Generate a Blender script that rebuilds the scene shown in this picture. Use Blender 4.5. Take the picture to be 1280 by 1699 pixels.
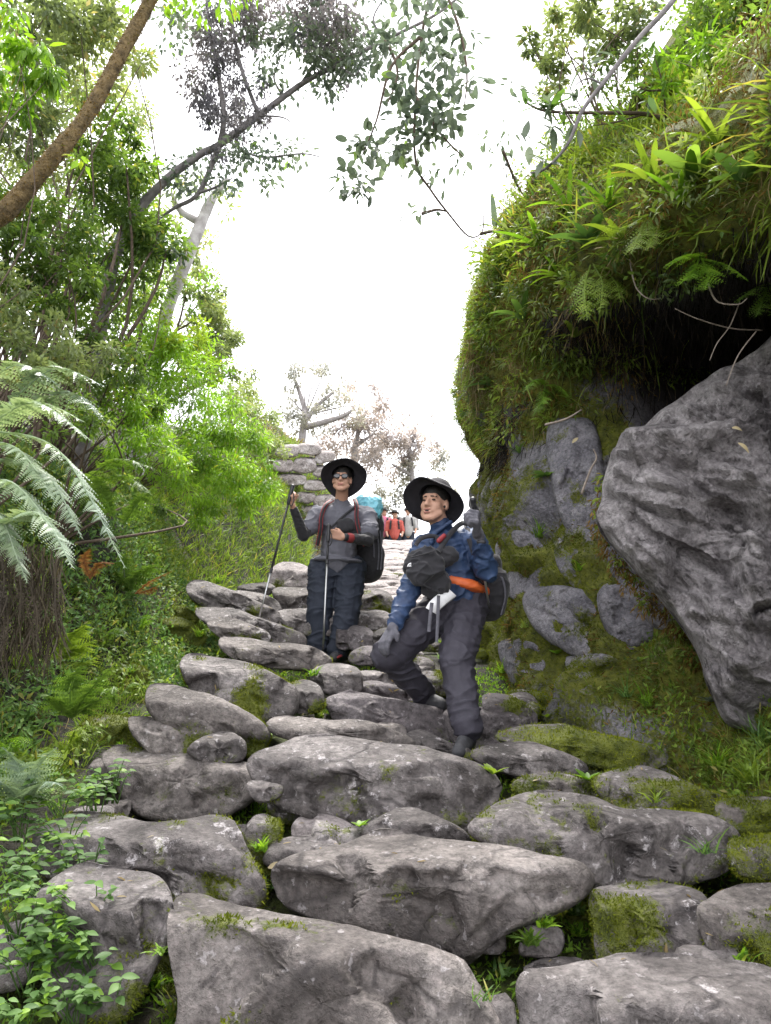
import bpy, math, random
import numpy as np
from mathutils import Vector, Matrix, Euler

for _o in list(bpy.data.objects):
    bpy.data.objects.remove(_o)
SC = bpy.context.scene
COL = SC.collection
rng = np.random.default_rng(7)
random.seed(7)

# ---------------------------------------------------------------- camera
CAM = np.array([0.0, 0.0, 1.5])
PITCH = math.radians(13.0)
F = 1334.0                       # focal length in pixels of a 1280 x 1699 frame
cam_d = bpy.data.cameras.new('camera')
cam_d.sensor_fit = 'VERTICAL'
cam_d.sensor_height = 24.0
cam_d.lens = 24.0 * F / 1699.0
cam_d.clip_start = 0.05
cam_d.clip_end = 2000
cam = bpy.data.objects.new('camera', cam_d)
COL.objects.link(cam)
cam.location = CAM
cam.rotation_euler = (math.radians(90) + PITCH, 0, 0)
SC.camera = cam

# ---------------------------------------------------------------- sky, sun, exposure
SUN_EL, SUN_AZ = math.radians(63), math.radians(5)      # azimuth from +Y towards +X
world = bpy.data.worlds.new('World')
SC.world = world
world.use_nodes = True
nt = world.node_tree
nt.nodes.clear()
w_out = nt.nodes.new('ShaderNodeOutputWorld')
w_sky = nt.nodes.new('ShaderNodeTexSky')
w_sky.sky_type = 'NISHITA'
w_sky.sun_disc = False
w_sky.sun_elevation = SUN_EL
w_sky.sun_rotation = SUN_AZ
w_b1 = nt.nodes.new('ShaderNodeBackground'); w_b1.inputs['Strength'].default_value = 0.12
w_b2 = nt.nodes.new('ShaderNodeBackground'); w_b2.inputs['Strength'].default_value = 1.2   # thin bright cloud deck
w_b2.inputs['Color'].default_value = (1.0, 0.985, 0.99, 1)
w_mix = nt.nodes.new('ShaderNodeMixShader')
w_mix.inputs[0].default_value = 0.82
nt.links.new(w_sky.outputs[0], w_b1.inputs['Color'])
nt.links.new(w_b1.outputs[0], w_mix.inputs[1])
nt.links.new(w_b2.outputs[0], w_mix.inputs[2])
nt.links.new(w_mix.outputs[0], w_out.inputs['Surface'])

sun_d = bpy.data.lights.new('sun', 'SUN')
sun_d.energy = 3.4
sun_d.angle = math.radians(18)
sun_d.color = (1.0, 0.96, 0.9)
sun = bpy.data.objects.new('sun', sun_d)
COL.objects.link(sun)
_sv = Vector((math.cos(SUN_EL) * math.sin(SUN_AZ), math.cos(SUN_EL) * math.cos(SUN_AZ), math.sin(SUN_EL)))
sun.rotation_euler = _sv.to_track_quat('Z', 'Y').to_euler()

SC.view_settings.view_transform = 'Standard'
SC.view_settings.look = 'None'
SC.view_settings.gamma = 1.0
SC.view_settings.use_curve_mapping = False
SC.view_settings.exposure = 1.6
SC.render.engine = 'CYCLES'
SC.cycles.max_bounces = 5
SC.cycles.diffuse_bounces = 3
SC.cycles.glossy_bounces = 2
SC.cycles.transmission_bounces = 3
SC.cycles.transparent_max_bounces = 4
SC.cycles.volume_bounces = 0
SC.cycles.use_denoising = True
SC.cycles.use_adaptive_sampling = True
SC.cycles.adaptive_threshold = 0.02
SC.cycles.caustics_reflective = False
SC.cycles.caustics_refractive = False

# ---------------------------------------------------------------- geometry helpers
SP, CP = math.sin(PITCH), math.cos(PITCH)

def at(px, py, Y):
    """the point at distance Y (world y) that lies behind pixel (px, py) of the photograph"""
    dx = (px - 640.0) / F
    dy = (849.5 - py) / F
    t = Y / (CP - dy * SP)
    return CAM + np.array([dx * t, Y, (SP + dy * CP) * t])

def mpp(py, Y):
    """metres per photograph pixel at distance Y"""
    dy = (849.5 - py) / F
    return (Y / (CP - dy * SP)) / F

def pathz(Y):
    Y = np.asarray(Y, float)
    return np.where(Y < 18.5, 0.025 + 0.27 * Y, 5.02 + 0.01 * (Y - 18.5))

def y_of_py(py):
    a = PITCH - math.atan((py - 849.5) / F)
    return 1.475 / max(0.02, 0.27 - math.tan(a))

def _hash(ix, iy, iz, seed):
    h = (ix * 374761393 + iy * 668265263 + iz * 2147483647 + seed * 974634777) & 0xFFFFFFFF
    h = ((h ^ (h >> 13)) * 1274126177) & 0xFFFFFFFF
    h = (h ^ (h >> 16)) & 0xFFFFFFFF
    return h.astype(np.float64) / 4294967295.0

def vnoise(P, freq=1.0, seed=0):
    Q = np.asarray(P, float) * freq + 1000.0
    I = np.floor(Q).astype(np.int64)
    f = Q - I
    f = f * f * (3 - 2 * f)
    r = 0
    for a in (0, 1):
        wx = f[..., 0] if a else 1 - f[..., 0]
        for b in (0, 1):
            wy = f[..., 1] if b else 1 - f[..., 1]
            for c in (0, 1):
                wz = f[..., 2] if c else 1 - f[..., 2]
                r = r + wx * wy * wz * _hash(I[..., 0] + a, I[..., 1] + b, I[..., 2] + c, seed)
    return r

def fbm(P, freq=1.0, octs=4, seed=0, gain=0.5):
    s, a, n = 0, 1.0, 0
    for k in range(octs):
        s = s + a * (vnoise(P, freq * 2 ** k, seed + k * 17) - 0.5)
        n += a
        a *= gain
    return s / n * 2.0            # about -1 .. 1

def sstep(a, b, x):
    t = np.clip((x - a) / (b - a), 0, 1)
    return t * t * (3 - 2 * t)

def unit(v):
    v = np.asarray(v, float)
    return v / np.maximum(np.linalg.norm(v, axis=-1, keepdims=True), 1e-9)

class MB:
    """collects triangles and quads"""
    def __init__(self):
        self.v, self.t, self.q, self.r, self.n = [], [], [], [], 0
    def add(self, V, T=None, Q=None, rnd=0.5):
        V = np.asarray(V, float).reshape(-1, 3)
        if T is not None and len(T):
            self.t.append(np.asarray(T, np.int64).reshape(-1, 3) + self.n)
        if Q is not None and len(Q):
            self.q.append(np.asarray(Q, np.int64).reshape(-1, 4) + self.n)
        self.v.append(V)
        self.r.append(np.broadcast_to(np.asarray(rnd, float), (len(V),)))
        self.n += len(V)
        return self
    def arrays(self):
        V = np.concatenate(self.v) if self.v else np.zeros((0, 3))
        T = np.concatenate(self.t) if self.t else np.zeros((0, 3), np.int64)
        Q = np.concatenate(self.q) if self.q else np.zeros((0, 4), np.int64)
        R = np.concatenate(self.r) if self.r else np.zeros(0)
        return V, T, Q, R

def mesh_from(name, V, T, Q, mat, attrs=None, smooth=True):
    me = bpy.data.meshes.new(name)
    nt_, nq = len(T), len(Q)
    me.vertices.add(len(V))
    me.vertices.foreach_set('co', np.asarray(V, np.float32).ravel())
    loops = np.concatenate([np.asarray(T).ravel(), np.asarray(Q).ravel()]).astype(np.int32)
    me.loops.add(len(loops))
    me.loops.foreach_set('vertex_index', loops)
    me.polygons.add(nt_ + nq)
    st = np.concatenate([np.arange(nt_) * 3, nt_ * 3 + np.arange(nq) * 4]).astype(np.int32)
    me.polygons.foreach_set('loop_start', st)
    me.polygons.foreach_set('use_smooth', np.full(nt_ + nq, smooth, bool))
    me.update(calc_edges=True)
    for k, a in (attrs or {}).items():
        at_ = me.attributes.new(k, 'FLOAT', 'POINT')
        at_.data.foreach_set('value', np.asarray(a, np.float32))
    if mat is not None:
        me.materials.append(mat)
    return me

ORG = {}
def tag(o, label=None, cat=None, group=None, kind=None):
    if label: o['label'] = label
    if cat: o['category'] = cat
    if group: o['group'] = group
    if kind: o['kind'] = kind
    return o

def thing(name, loc, label=None, cat=None, group=None, kind=None):
    o = bpy.data.objects.new(name, None)
    o.empty_display_size = 0.1
    COL.objects.link(o)
    o.location = loc
    ORG[o.name] = np.asarray(loc, float)
    return tag(o, label, cat, group, kind)

def put(name, mb, mat, parent=None, smooth=True, attrs=None, loc=None, label=None, cat=None, group=None, kind=None):
    """one mesh object from world coordinates; under parent it shares the parent's origin"""
    if isinstance(mb, MB):
        V, T, Q, R = mb.arrays()
        attrs = dict(attrs or {})
        attrs.setdefault('rnd', R)
    else:
        V, T, Q = mb
    org = ORG[parent.name] if parent is not None else (np.asarray(loc, float) if loc is not None else np.zeros(3))
    if parent is not None and loc is not None:
        l = np.asarray(loc, float)
    else:
        l = org
    me = mesh_from(name, V - l, T, Q, mat, attrs, smooth)
    o = bpy.data.objects.new(name, me)
    COL.objects.link(o)
    if parent is not None:
        o.parent = parent
        o.location = l - org
    else:
        o.location = l
    ORG[o.name] = l
    return tag(o, label, cat, group, kind)

def piece(name, me, M, parent):
    """an object that shares mesh data; M is its world matrix"""
    o = bpy.data.objects.new(name, me)
    COL.objects.link(o)
    o.parent = parent
    o.matrix_local = Matrix.Translation(-Vector(ORG[parent.name])) @ M
    return o

def catmull(P, per=6, closed=False):
    P = np.asarray(P, float)
    n = len(P)
    out = []
    rngi = range(n if closed else n - 1)
    for i in rngi:
        if closed:
            p0, p1, p2, p3 = P[(i - 1) % n], P[i], P[(i + 1) % n], P[(i + 2) % n]
        else:
            p0, p1, p2, p3 = P[max(i - 1, 0)], P[i], P[i + 1], P[min(i + 2, n - 1)]
        for k in range(per):
            t = k / per
            out.append(0.5 * (2 * p1 + (p2 - p0) * t + (2 * p0 - 5 * p1 + 4 * p2 - p3) * t * t + (3 * p1 - p0 - 3 * p2 + p3) * t ** 3))
    if not closed:
        out.append(P[-1])
    return np.array(out)

def resample(P, n, closed=False):
    P = np.asarray(P, float)
    if closed:
        P = np.vstack([P, P[:1]])
    d = np.concatenate([[0], np.cumsum(np.linalg.norm(np.diff(P, axis=0), axis=1))])
    t = np.linspace(0, d[-1], n + (1 if closed else 0))
    R = np.stack([np.interp(t, d, P[:, k]) for k in range(P.shape[1])], 1)
    return R[:-1] if closed else R

def tube(mb, pts, radii, seg=8, per=5, rough=0.0, rnd=0.5, caps=True, seed=0):
    P = catmull(pts, per) if per > 1 and len(pts) > 2 else np.asarray(pts, float)
    rr = np.interp(np.linspace(0, 1, len(P)), np.linspace(0, 1, len(np.atleast_1d(radii))) if np.size(radii) > 1 else [0, 1],
                   np.atleast_1d(radii) if np.size(radii) > 1 else [radii, radii])
    T = unit(np.gradient(P, axis=0))
    up = np.array([0.0, 0, 1]) if abs(T[0, 2]) < 0.9 else np.array([1.0, 0, 0])
    a = unit(np.cross(T[0], up))
    V = []
    for i in range(len(P)):
        a = unit(a - T[i] * np.dot(a, T[i]))
        b = np.cross(T[i], a)
        th = np.linspace(0, 2 * math.pi, seg, endpoint=False)
        V.append(P[i] + rr[i] * (np.cos(th)[:, None] * a + np.sin(th)[:, None] * b))
    V = np.array(V)
    if rough:
        ctr = P[:, None, :]
        nz = fbm(V.reshape(-1, 3), 1.0 / max(rr.max() * 2.5, 1e-3), 3, seed).reshape(V.shape[:2])
        V = ctr + (V - ctr) * (1 + rough * nz[..., None])
    m = len(P)
    Q = []
    for i in range(m - 1):
        for k in range(seg):
            k2 = (k + 1) % seg
            Q.append((i * seg + k, i * seg + k2, (i + 1) * seg + k2, (i + 1) * seg + k))
    V = V.reshape(-1, 3)
    Tt = []
    if caps:
        n0 = len(V)
        V = np.vstack([V, P[:1], P[-1:]])
        for k in range(seg):
            k2 = (k + 1) % seg
            Tt.append((n0, k2, k))
            Tt.append((n0 + 1, (m - 1) * seg + k, (m - 1) * seg + k2))
    mb.add(V, Tt, Q, rnd)
    return P

# leaf templates: x width, y length, z out of the face
LEAF = {
    'oval': (np.array([(0, 0, 0), (-.5, .45, .06), (0, .5, -.05), (.5, .45, .06), (0, 1, -.02)]),
             [(0, 2, 1), (0, 3, 2), (1, 2, 4), (2, 3, 4)]),
    'lance': (np.array([(0, 0, 0), (-.5, .3, .03), (.5, .3, .03), (-.4, .65, 0), (.4, .65, 0), (0, 1, -.12)]),
              [(0, 2, 1), (1, 2, 3), (2, 4, 3), (3, 4, 5)]),
    'blade': (np.array([(-.5, 0, 0), (.5, 0, 0), (-.45, .4, .02), (.45, .4, .02), (-.3, .75, -.1), (.3, .75, -.1), (0, 1, -.26)]),
              [(0, 1, 2), (1, 3, 2), (2, 3, 4), (3, 5, 4), (4, 5, 6)]),
    'dia': (np.array([(0, 0, 0), (-.5, .45, .04), (.5, .45, .04), (0, 1, -.02)]), [(0, 2, 1), (1, 2, 3)]),
    'tri': (np.array([(-.5, 0, 0), (.5, 0, 0), (0, 1, 0)]), [(0, 1, 2)]),
    'round': (np.array([(0, 0, 0), (-.42, .22, .05), (-.5, .55, .07), (-.3, .86, .03), (0, 1, -.03), (.3, .86, .03), (.5, .55, .07), (.42, .22, .05), (0, .5, -.04)]),
              [(8, i, i - 1) for i in range(1, 8)] + [(8, 0, 7)]),
}

def leaves(mb, P, D, N, L, W, kind='oval', rnd=None):
    """many leaves: P base points, D axis, N face normal, L length, W width"""
    P = np.asarray(P, float); n = len(P)
    if n == 0:
        return
    D = unit(np.broadcast_to(D, (n, 3)))
    N = np.broadcast_to(N, (n, 3))
    S = unit(np.cross(D, N) + 1e-6)
    N = unit(np.cross(S, D))
    L = np.broadcast_to(L, (n,)); W = np.broadcast_to(W, (n,))
    tv, tf = LEAF[kind]
    V = (P[:, None] + S[:, None] * (tv[None, :, 0:1] * W[:, None, None]) + D[:, None] * (tv[None, :, 1:2] * L[:, None, None])
         + N[:, None] * (tv[None, :, 2:3] * L[:, None, None]))
    m = len(tv)
    T = (np.asarray(tf)[None] + (np.arange(n) * m)[:, None, None]).reshape(-1, 3)
    if rnd is None:
        rnd = rng.random(n)
    mb.add(V.reshape(-1, 3), T, None, np.repeat(np.clip(rnd, 0, 1), m))

def rdir(n, up=0.0):
    d = rng.normal(size=(n, 3))
    d = unit(d)
    d[:, 2] += up
    return unit(d)

def sample_tris(V, T, n, w=None):
    A, B, C = V[T[:, 0]], V[T[:, 1]], V[T[:, 2]]
    N = np.cross(B - A, C - A)
    ar = np.linalg.norm(N, axis=1)
    p = ar.copy()
    if w is not None:
        p = p * w[T].mean(1)
    if p.sum() <= 0:
        return np.zeros((0, 3)), np.zeros((0, 3))
    i = rng.choice(len(T), n, p=p / p.sum())
    a, b = rng.random((2, n))
    fl = a + b > 1
    a[fl], b[fl] = 1 - a[fl], 1 - b[fl]
    return A[i] + (B - A)[i] * a[:, None] + (C - A)[i] * b[:, None], unit(N[i])

def q2t(Q):
    return np.vstack([Q[:, [0, 1, 2]], Q[:, [0, 2, 3]]])

def vnormals(V, T):
    N = np.zeros_like(V)
    fn = np.cross(V[T[:, 1]] - V[T[:, 0]], V[T[:, 2]] - V[T[:, 0]])
    for k in range(3):
        np.add.at(N, T[:, k], fn)
    return unit(N)

# ---------------------------------------------------------------- materials
def nodes(name):
    m = bpy.data.materials.new(name)
    m.use_nodes = True
    t = m.node_tree
    t.nodes.clear()
    return m, t, t.nodes, t.links

def ramp(N, stops):
    r = N.new('ShaderNodeValToRGB')
    e = r.color_ramp.elements
    while len(e) < len(stops):
        e.new(0.5)
    for k, (p, c) in enumerate(stops):
        e[k].position = p
        e[k].color = (*c, 1)
    return r

def noise_node(N, Lk, vec, scale, detail=4, rough=0.55, dist=0.0):
    n = N.new('ShaderNodeTexNoise')
    n.inputs['Scale'].default_value = scale
    n.inputs['Detail'].default_value = detail
    n.inputs['Roughness'].default_value = rough
    n.inputs['Distortion'].default_value = dist
    Lk.new(vec, n.inputs['Vector'])
    return n

def mixc(N, Lk, fac, a, b, mode='MIX'):
    m = N.new('ShaderNodeMix')
    m.data_type = 'RGBA'
    m.blend_type = mode
    for s, v in ((m.inputs[0], fac), (m.inputs[6], a), (m.inputs[7], b)):
        if isinstance(v, (int, float)):
            s.default_value = v
        elif isinstance(v, tuple):
            s.default_value = (*v, 1)
        else:
            Lk.new(v, s)
    return m.outputs[2]

def mapr(N, Lk, v, a, b, c=0.0, d=1.0):
    m = N.new('ShaderNodeMapRange')
    m.inputs[1].default_value = a; m.inputs[2].default_value = b
    m.inputs[3].default_value = c; m.inputs[4].default_value = d
    m.interpolation_type = 'SMOOTHSTEP'
    Lk.new(v, m.inputs[0])
    return m.outputs[0]

def stone_mat(name, dark, mid, light, lichen=0.5, lich_col=(0.5, 0.47, 0.48), moss_a=(0.035, 0.05, 0.008), moss_b=(0.16, 0.18, 0.025), bump=0.5, seed=0.0, crack=0.0, cscale=2.4):
    m, t, N, Lk = nodes(name)
    out = N.new('ShaderNodeOutputMaterial')
    bs = N.new('ShaderNodeBsdfPrincipled')
    geo = N.new('ShaderNodeNewGeometry')
    mp = N.new('ShaderNodeMapping')
    mp.inputs['Location'].default_value = (seed, seed * 1.7, seed * .6)
    Lk.new(geo.outputs['Position'], mp.inputs['Vector'])
    pos = mp.outputs[0]
    n1 = noise_node(N, Lk, pos, 2.9, 5, 0.66, 0.4)
    base = ramp(N, [(0.3, dark), (0.5, mid), (0.72, light)])
    Lk.new(n1.outputs[0], base.inputs[0])
    n2 = noise_node(N, Lk, pos, 45, 3, 0.7)
    spk = ramp(N, [(0.28, (0.45, 0.44, 0.44)), (0.5, (1, 1, 1)), (0.75, (1.55, 1.5, 1.52))])
    Lk.new(n2.outputs[0], spk.inputs[0])
    c = mixc(N, Lk, 0.9, base.outputs[0], spk.outputs[0], 'MULTIPLY')
    # lichen: pale crusts with ragged edges
    n3 = noise_node(N, Lk, pos, 6.5, 7, 0.8, 0.15)
    n3b = noise_node(N, Lk, pos, 1.3, 2, 0.5)
    add = N.new('ShaderNodeMath'); add.operation = 'MULTIPLY_ADD'
    Lk.new(n3b.outputs[0], add.inputs[0]); add.inputs[1].default_value = 0.5
    Lk.new(n3.outputs[0], add.inputs[2])
    lf = mapr(N, Lk, add.outputs[0], 0.93 - 0.1 * lichen, 0.99 - 0.1 * lichen, 0, 0.7)
    c = mixc(N, Lk, lf, c, lich_col)
    n7 = noise_node(N, Lk, pos, 26, 3, 0.6)
    c = mixc(N, Lk, mapr(N, Lk, n7.outputs[0], 0.63 - .02 * lichen, 0.70 - .02 * lichen, 0, 0.34 if lichen > -1 else 0.0), c, lich_col)
    # dirt / dark streak patches
    n4 = noise_node(N, Lk, pos, 8, 4, 0.7, 1.5)
    c = mixc(N, Lk, mapr(N, Lk, n4.outputs[0], 0.52, 0.70, 0, 0.7), c, (0.035, 0.03, 0.03))
    ckh = None
    if crack:
        nd = noise_node(N, Lk, pos, 1.6, 3, 0.6)
        vm = N.new('ShaderNodeVectorMath'); vm.operation = 'MULTIPLY_ADD'
        Lk.new(nd.outputs['Color'], vm.inputs[0]); vm.inputs[1].default_value = (.9, .9, .9); Lk.new(pos, vm.inputs[2])
        vc = N.new('ShaderNodeTexVoronoi'); vc.feature = 'DISTANCE_TO_EDGE'; vc.inputs['Scale'].default_value = cscale
        Lk.new(vm.outputs[0], vc.inputs['Vector'])
        ln = mapr(N, Lk, vc.outputs['Distance'], 0.0, 0.035, 1.0, 0.0)
        nm = noise_node(N, Lk, pos, 2.2, 2, 0.5)
        mk = mapr(N, Lk, nm.outputs[0], 0.42, 0.58, 0.0, crack)
        mu = N.new('ShaderNodeMath'); mu.operation = 'MULTIPLY'
        Lk.new(ln, mu.inputs[0]); Lk.new(mk, mu.inputs[1])
        ckh = mu.outputs[0]
        c = mixc(N, Lk, ckh, c, (0.03, 0.026, 0.027))
    so = N.new('ShaderNodeAttribute'); so.attribute_name = 'soil_shade'
    c = mixc(N, Lk, so.outputs['Fac'], c, (0.014, 0.011, 0.012))  # near-black mixed in: shade of the wall hollows put into the colour
    # moss
    at_ = N.new('ShaderNodeAttribute'); at_.attribute_name = 'moss'
    n5 = noise_node(N, Lk, pos, 30, 4, 0.75)
    add2 = N.new('ShaderNodeMath'); add2.operation = 'MULTIPLY_ADD'
    Lk.new(n5.outputs[0], add2.inputs[0]); add2.inputs[1].default_value = 0.9
    Lk.new(at_.outputs['Fac'], add2.inputs[2])
    mf = mapr(N, Lk, add2.outputs[0], 0.85, 1.1)
    n6 = noise_node(N, Lk, pos, 14, 4, 0.7)
    mc = ramp(N, [(0.3, moss_a), (0.5, tuple(0.5 * (a + b) for a, b in zip(moss_a, moss_b))), (0.72, moss_b)])
    Lk.new(n6.outputs[0], mc.inputs[0])
    c = mixc(N, Lk, mf, c, mc.outputs[0])
    Lk.new(c, bs.inputs['Base Color'])
    bs.inputs['Roughness'].default_value = 0.82
    bs.inputs['Specular IOR Level'].default_value = 0.35
    nb = noise_node(N, Lk, pos, 13, 6, 0.62)
    nb2 = noise_node(N, Lk, pos, 90, 3, 0.65)
    vb = N.new('ShaderNodeTexVoronoi'); vb.inputs['Scale'].default_value = 240
    Lk.new(pos, vb.inputs['Vector'])
    b1 = N.new('ShaderNodeBump'); b1.inputs['Strength'].default_value = bump; b1.inputs['Distance'].default_value = 0.07
    b2 = N.new('ShaderNodeBump'); b2.inputs['Strength'].default_value = min(1.0, bump * 1.4); b2.inputs['Distance'].default_value = 0.010
    mh = N.new('ShaderNodeMath'); mh.operation = 'MULTIPLY_ADD'
    Lk.new(mf, mh.inputs[0]); Lk.new(vb.outputs[0], mh.inputs[1]); Lk.new(nb2.outputs[0], mh.inputs[2])
    if ckh is not None:
        sb = N.new('ShaderNodeMath'); sb.operation = 'MULTIPLY_ADD'
        Lk.new(ckh, sb.inputs[0]); sb.inputs[1].default_value = -0.7; Lk.new(nb.outputs[0], sb.inputs[2])
        Lk.new(sb.outputs[0], b1.inputs['Height'])
    else:
        Lk.new(nb.outputs[0], b1.inputs['Height'])
    Lk.new(mh.outputs[0], b2.inputs['Height'])
    Lk.new(b1.outputs[0], b2.inputs['Normal'])
    Lk.new(b2.outputs[0], bs.inputs['Normal'])
    Lk.new(bs.outputs[0], out.inputs['Surface'])
    return m

def leaf_mat(name, a, b, c=None, trans=0.35, rough=0.45, spec=0.4, tint=(1.5, 1.5, 0.75)):
    """leaf colours a..b over the leaf's own random value, a few of colour c"""
    m, t, N, Lk = nodes(name)
    out = N.new('ShaderNodeOutputMaterial')
    bs = N.new('ShaderNodeBsdfPrincipled')
    tr = N.new('ShaderNodeBsdfTranslucent')
    mx = N.new('ShaderNodeMixShader')
    at_ = N.new('ShaderNodeAttribute'); at_.attribute_name = 'rnd'
    st = [(0.0, a), (0.9, b)]
    if c is not None:
        st += [(0.93, b), (0.97, c)]
    r = ramp(N, st)
    Lk.new(at_.outputs['Fac'], r.inputs[0])
    geo = N.new('ShaderNodeNewGeometry')
    n = noise_node(N, Lk, geo.outputs['Position'], 1.7, 3, 0.6)
    v = ramp(N, [(0.3, (0.62, 0.66, 0.7)), (0.7, (1.25, 1.2, 1.0))])
    Lk.new(n.outputs[0], v.inputs[0])
    col = mixc(N, Lk, 1.0, r.outputs[0], v.outputs[0], 'MULTIPLY')
    Lk.new(col, bs.inputs['Base Color'])
    hs = mixc(N, Lk, 1.0, col, tint, 'MULTIPLY')
    Lk.new(hs, tr.inputs['Color'])
    bs.inputs['Roughness'].default_value = rough
    bs.inputs['Specular IOR Level'].default_value = spec
    mx.inputs[0].default_value = trans
    Lk.new(bs.outputs[0], mx.inputs[1])
    Lk.new(tr.outputs[0], mx.inputs[2])
    Lk.new(mx.outputs[0], out.inputs['Surface'])
    return m

def plain_mat(name, a, b, scale=20, rough=0.8, bump=0.3, dist=0.01, metallic=0.0, spec=0.4, stretch=(1, 1, 1), sheen=0.0, fine=None):
    m, t, N, Lk = nodes(name)
    out = N.new('ShaderNodeOutputMaterial')
    bs = N.new('ShaderNodeBsdfPrincipled')
    geo = N.new('ShaderNodeNewGeometry')
    mp = N.new('ShaderNodeMapping'); mp.inputs['Scale'].default_value = stretch
    Lk.new(geo.outputs['Position'], mp.inputs['Vector'])
    n = noise_node(N, Lk, mp.outputs[0], scale, 6, 0.65, 0.3)
    r = ramp(N, [(0.3, a), (0.7, b)])
    Lk.new(n.outputs[0], r.inputs[0])
    Lk.new(r.outputs[0], bs.inputs['Base Color'])
    bs.inputs['Roughness'].default_value = rough
    bs.inputs['Metallic'].default_value = metallic
    bs.inputs['Specular IOR Level'].default_value = spec
    bs.inputs['Sheen Weight'].default_value = sheen
    n2 = noise_node(N, Lk, mp.outputs[0], fine or scale * 2.2, 6, 0.65)
    bp = N.new('ShaderNodeBump'); bp.inputs['Strength'].default_value = bump; bp.inputs['Distance'].default_value = dist
    Lk.new(n2.outputs[0], bp.inputs['Height'])
    Lk.new(bp.outputs[0], bs.inputs['Normal'])
    Lk.new(bs.outputs[0], out.inputs['Surface'])
    return m

M = {}
M['stone'] = stone_mat('step_stone', (0.032, 0.028, 0.027), (0.105, 0.094, 0.092), (0.25, 0.23, 0.225), 0.75, bump=.5, crack=.6, cscale=1.7)
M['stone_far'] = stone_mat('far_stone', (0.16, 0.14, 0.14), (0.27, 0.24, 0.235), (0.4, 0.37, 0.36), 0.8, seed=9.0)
M['stone_warm'] = stone_mat('warm_stone', (0.034, 0.029, 0.027), (0.102, 0.09, 0.085), (0.225, 0.203, 0.192), 0.4, moss_b=(0.13, 0.15, 0.022), bump=.5, crack=.5, cscale=1.5, seed=14.0)
M['stone_dark'] = stone_mat('dark_stone', (0.05, 0.043, 0.045), (0.10, 0.088, 0.092), (0.17, 0.155, 0.16), 0.0, seed=4.0)
M['cliff'] = stone_mat('boulder_rock', (0.075, 0.068, 0.072), (0.205, 0.19, 0.195), (0.36, 0.34, 0.345), 0.5, (0.46, 0.44, 0.45), bump=.75, seed=21.0, crack=.45, cscale=.8)
M['wall'] = stone_mat('wall_rock', (0.07, 0.068, 0.08), (0.15, 0.145, 0.165), (0.26, 0.25, 0.27), 0.3, (0.36, 0.35, 0.36),
                      moss_a=(0.035, 0.045, 0.007), moss_b=(0.21, 0.225, 0.025), bump=.8, seed=33.0)
M['soil_shade'] = stone_mat('soil_shade', (0.012, 0.010, 0.009), (0.028, 0.022, 0.017), (0.06, 0.047, 0.035), -2.0, bump=0.9, seed=2.0)
M['bank'] = stone_mat('bank_soil', (0.010, 0.009, 0.006), (0.02, 0.018, 0.011), (0.045, 0.037, 0.022), -2.0, moss_a=(0.02, 0.03, 0.006), moss_b=(0.10, 0.13, 0.02), bump=0.9, seed=5.0)
M['moss'] = leaf_mat('moss', (0.045, 0.065, 0.008), (0.19, 0.22, 0.022), (0.16, 0.10, 0.02), 0.2, 0.8, 0.1)
M['moss_brown'] = leaf_mat('brown_moss', (0.06, 0.034, 0.014), (0.22, 0.14, 0.045), (0.12, 0.14, 0.02), 0.2, 0.9, 0.05)
M['forest'] = leaf_mat('forest_leaf', (0.04, 0.085, 0.02), (0.17, 0.27, 0.065), (0.3, 0.32, 0.08), 0.5, 0.4, 0.5)
M['forest_pale'] = leaf_mat('pale_forest_leaf', (0.09, 0.125, 0.07), (0.27, 0.33, 0.18), (0.32, 0.28, 0.16), 0.45, 0.5, 0.4)
M['bright'] = leaf_mat('bright_leaf', (0.085, 0.19, 0.016), (0.26, 0.44, 0.05), (0.32, 0.34, 0.05), 0.45, 0.45, 0.4)
M['lime'] = leaf_mat('lime_leaf', (0.11, 0.18, 0.02), (0.26, 0.36, 0.06), (0.38, 0.38, 0.08), 0.4, 0.5, 0.3)
M['herb'] = leaf_mat('herb_leaf', (0.055, 0.12, 0.035), (0.16, 0.28, 0.085), (0.25, 0.25, 0.07), 0.35, 0.5, 0.25)
M['silver'] = leaf_mat('silver_fern', (0.18, 0.26, 0.19), (0.40, 0.50, 0.40), None, 0.3, 0.35, 0.7)
M['fern'] = leaf_mat('green_fern', (0.06, 0.12, 0.02), (0.15, 0.25, 0.05), None, 0.4, 0.5, 0.4)
M['dead'] = leaf_mat('dead_frond', (0.03, 0.024, 0.02), (0.10, 0.085, 0.075), (0.14, 0.12, 0.08), 0.15, 0.8, 0.1)
M['dry'] = leaf_mat('dry_grass', (0.12, 0.085, 0.04), (0.3, 0.24, 0.14), (0.4, 0.34, 0.24), 0.2, 0.8, 0.1)
M['red'] = leaf_mat('red_leaf', (0.13, 0.05, 0.028), (0.26, 0.13, 0.055), (0.3, 0.22, 0.06), 0.3, 0.6, 0.3)
M['canopy'] = leaf_mat('canopy_leaf', (0.065, 0.09, 0.075), (0.16, 0.20, 0.15), (0.2, 0.3, 0.08), 0.4, 0.4, 0.5, (1.4, 1.45, 1.2))
M['dusk'] = leaf_mat('dark_hanging_leaf', (0.09, 0.085, 0.095), (0.2, 0.19, 0.2), (0.12, 0.15, 0.08), 0.4, 0.5, 0.4, (1.4, 1.35, 1.45))
M['farleaf'] = leaf_mat('far_leaf', (0.22, 0.22, 0.2), (0.4, 0.4, 0.36), (0.46, 0.43, 0.42), 0.5, 0.6, 0.2, (1.3, 1.3, 1.3))  # paled: haze and glare over the far trees put into the leaf colour
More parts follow.
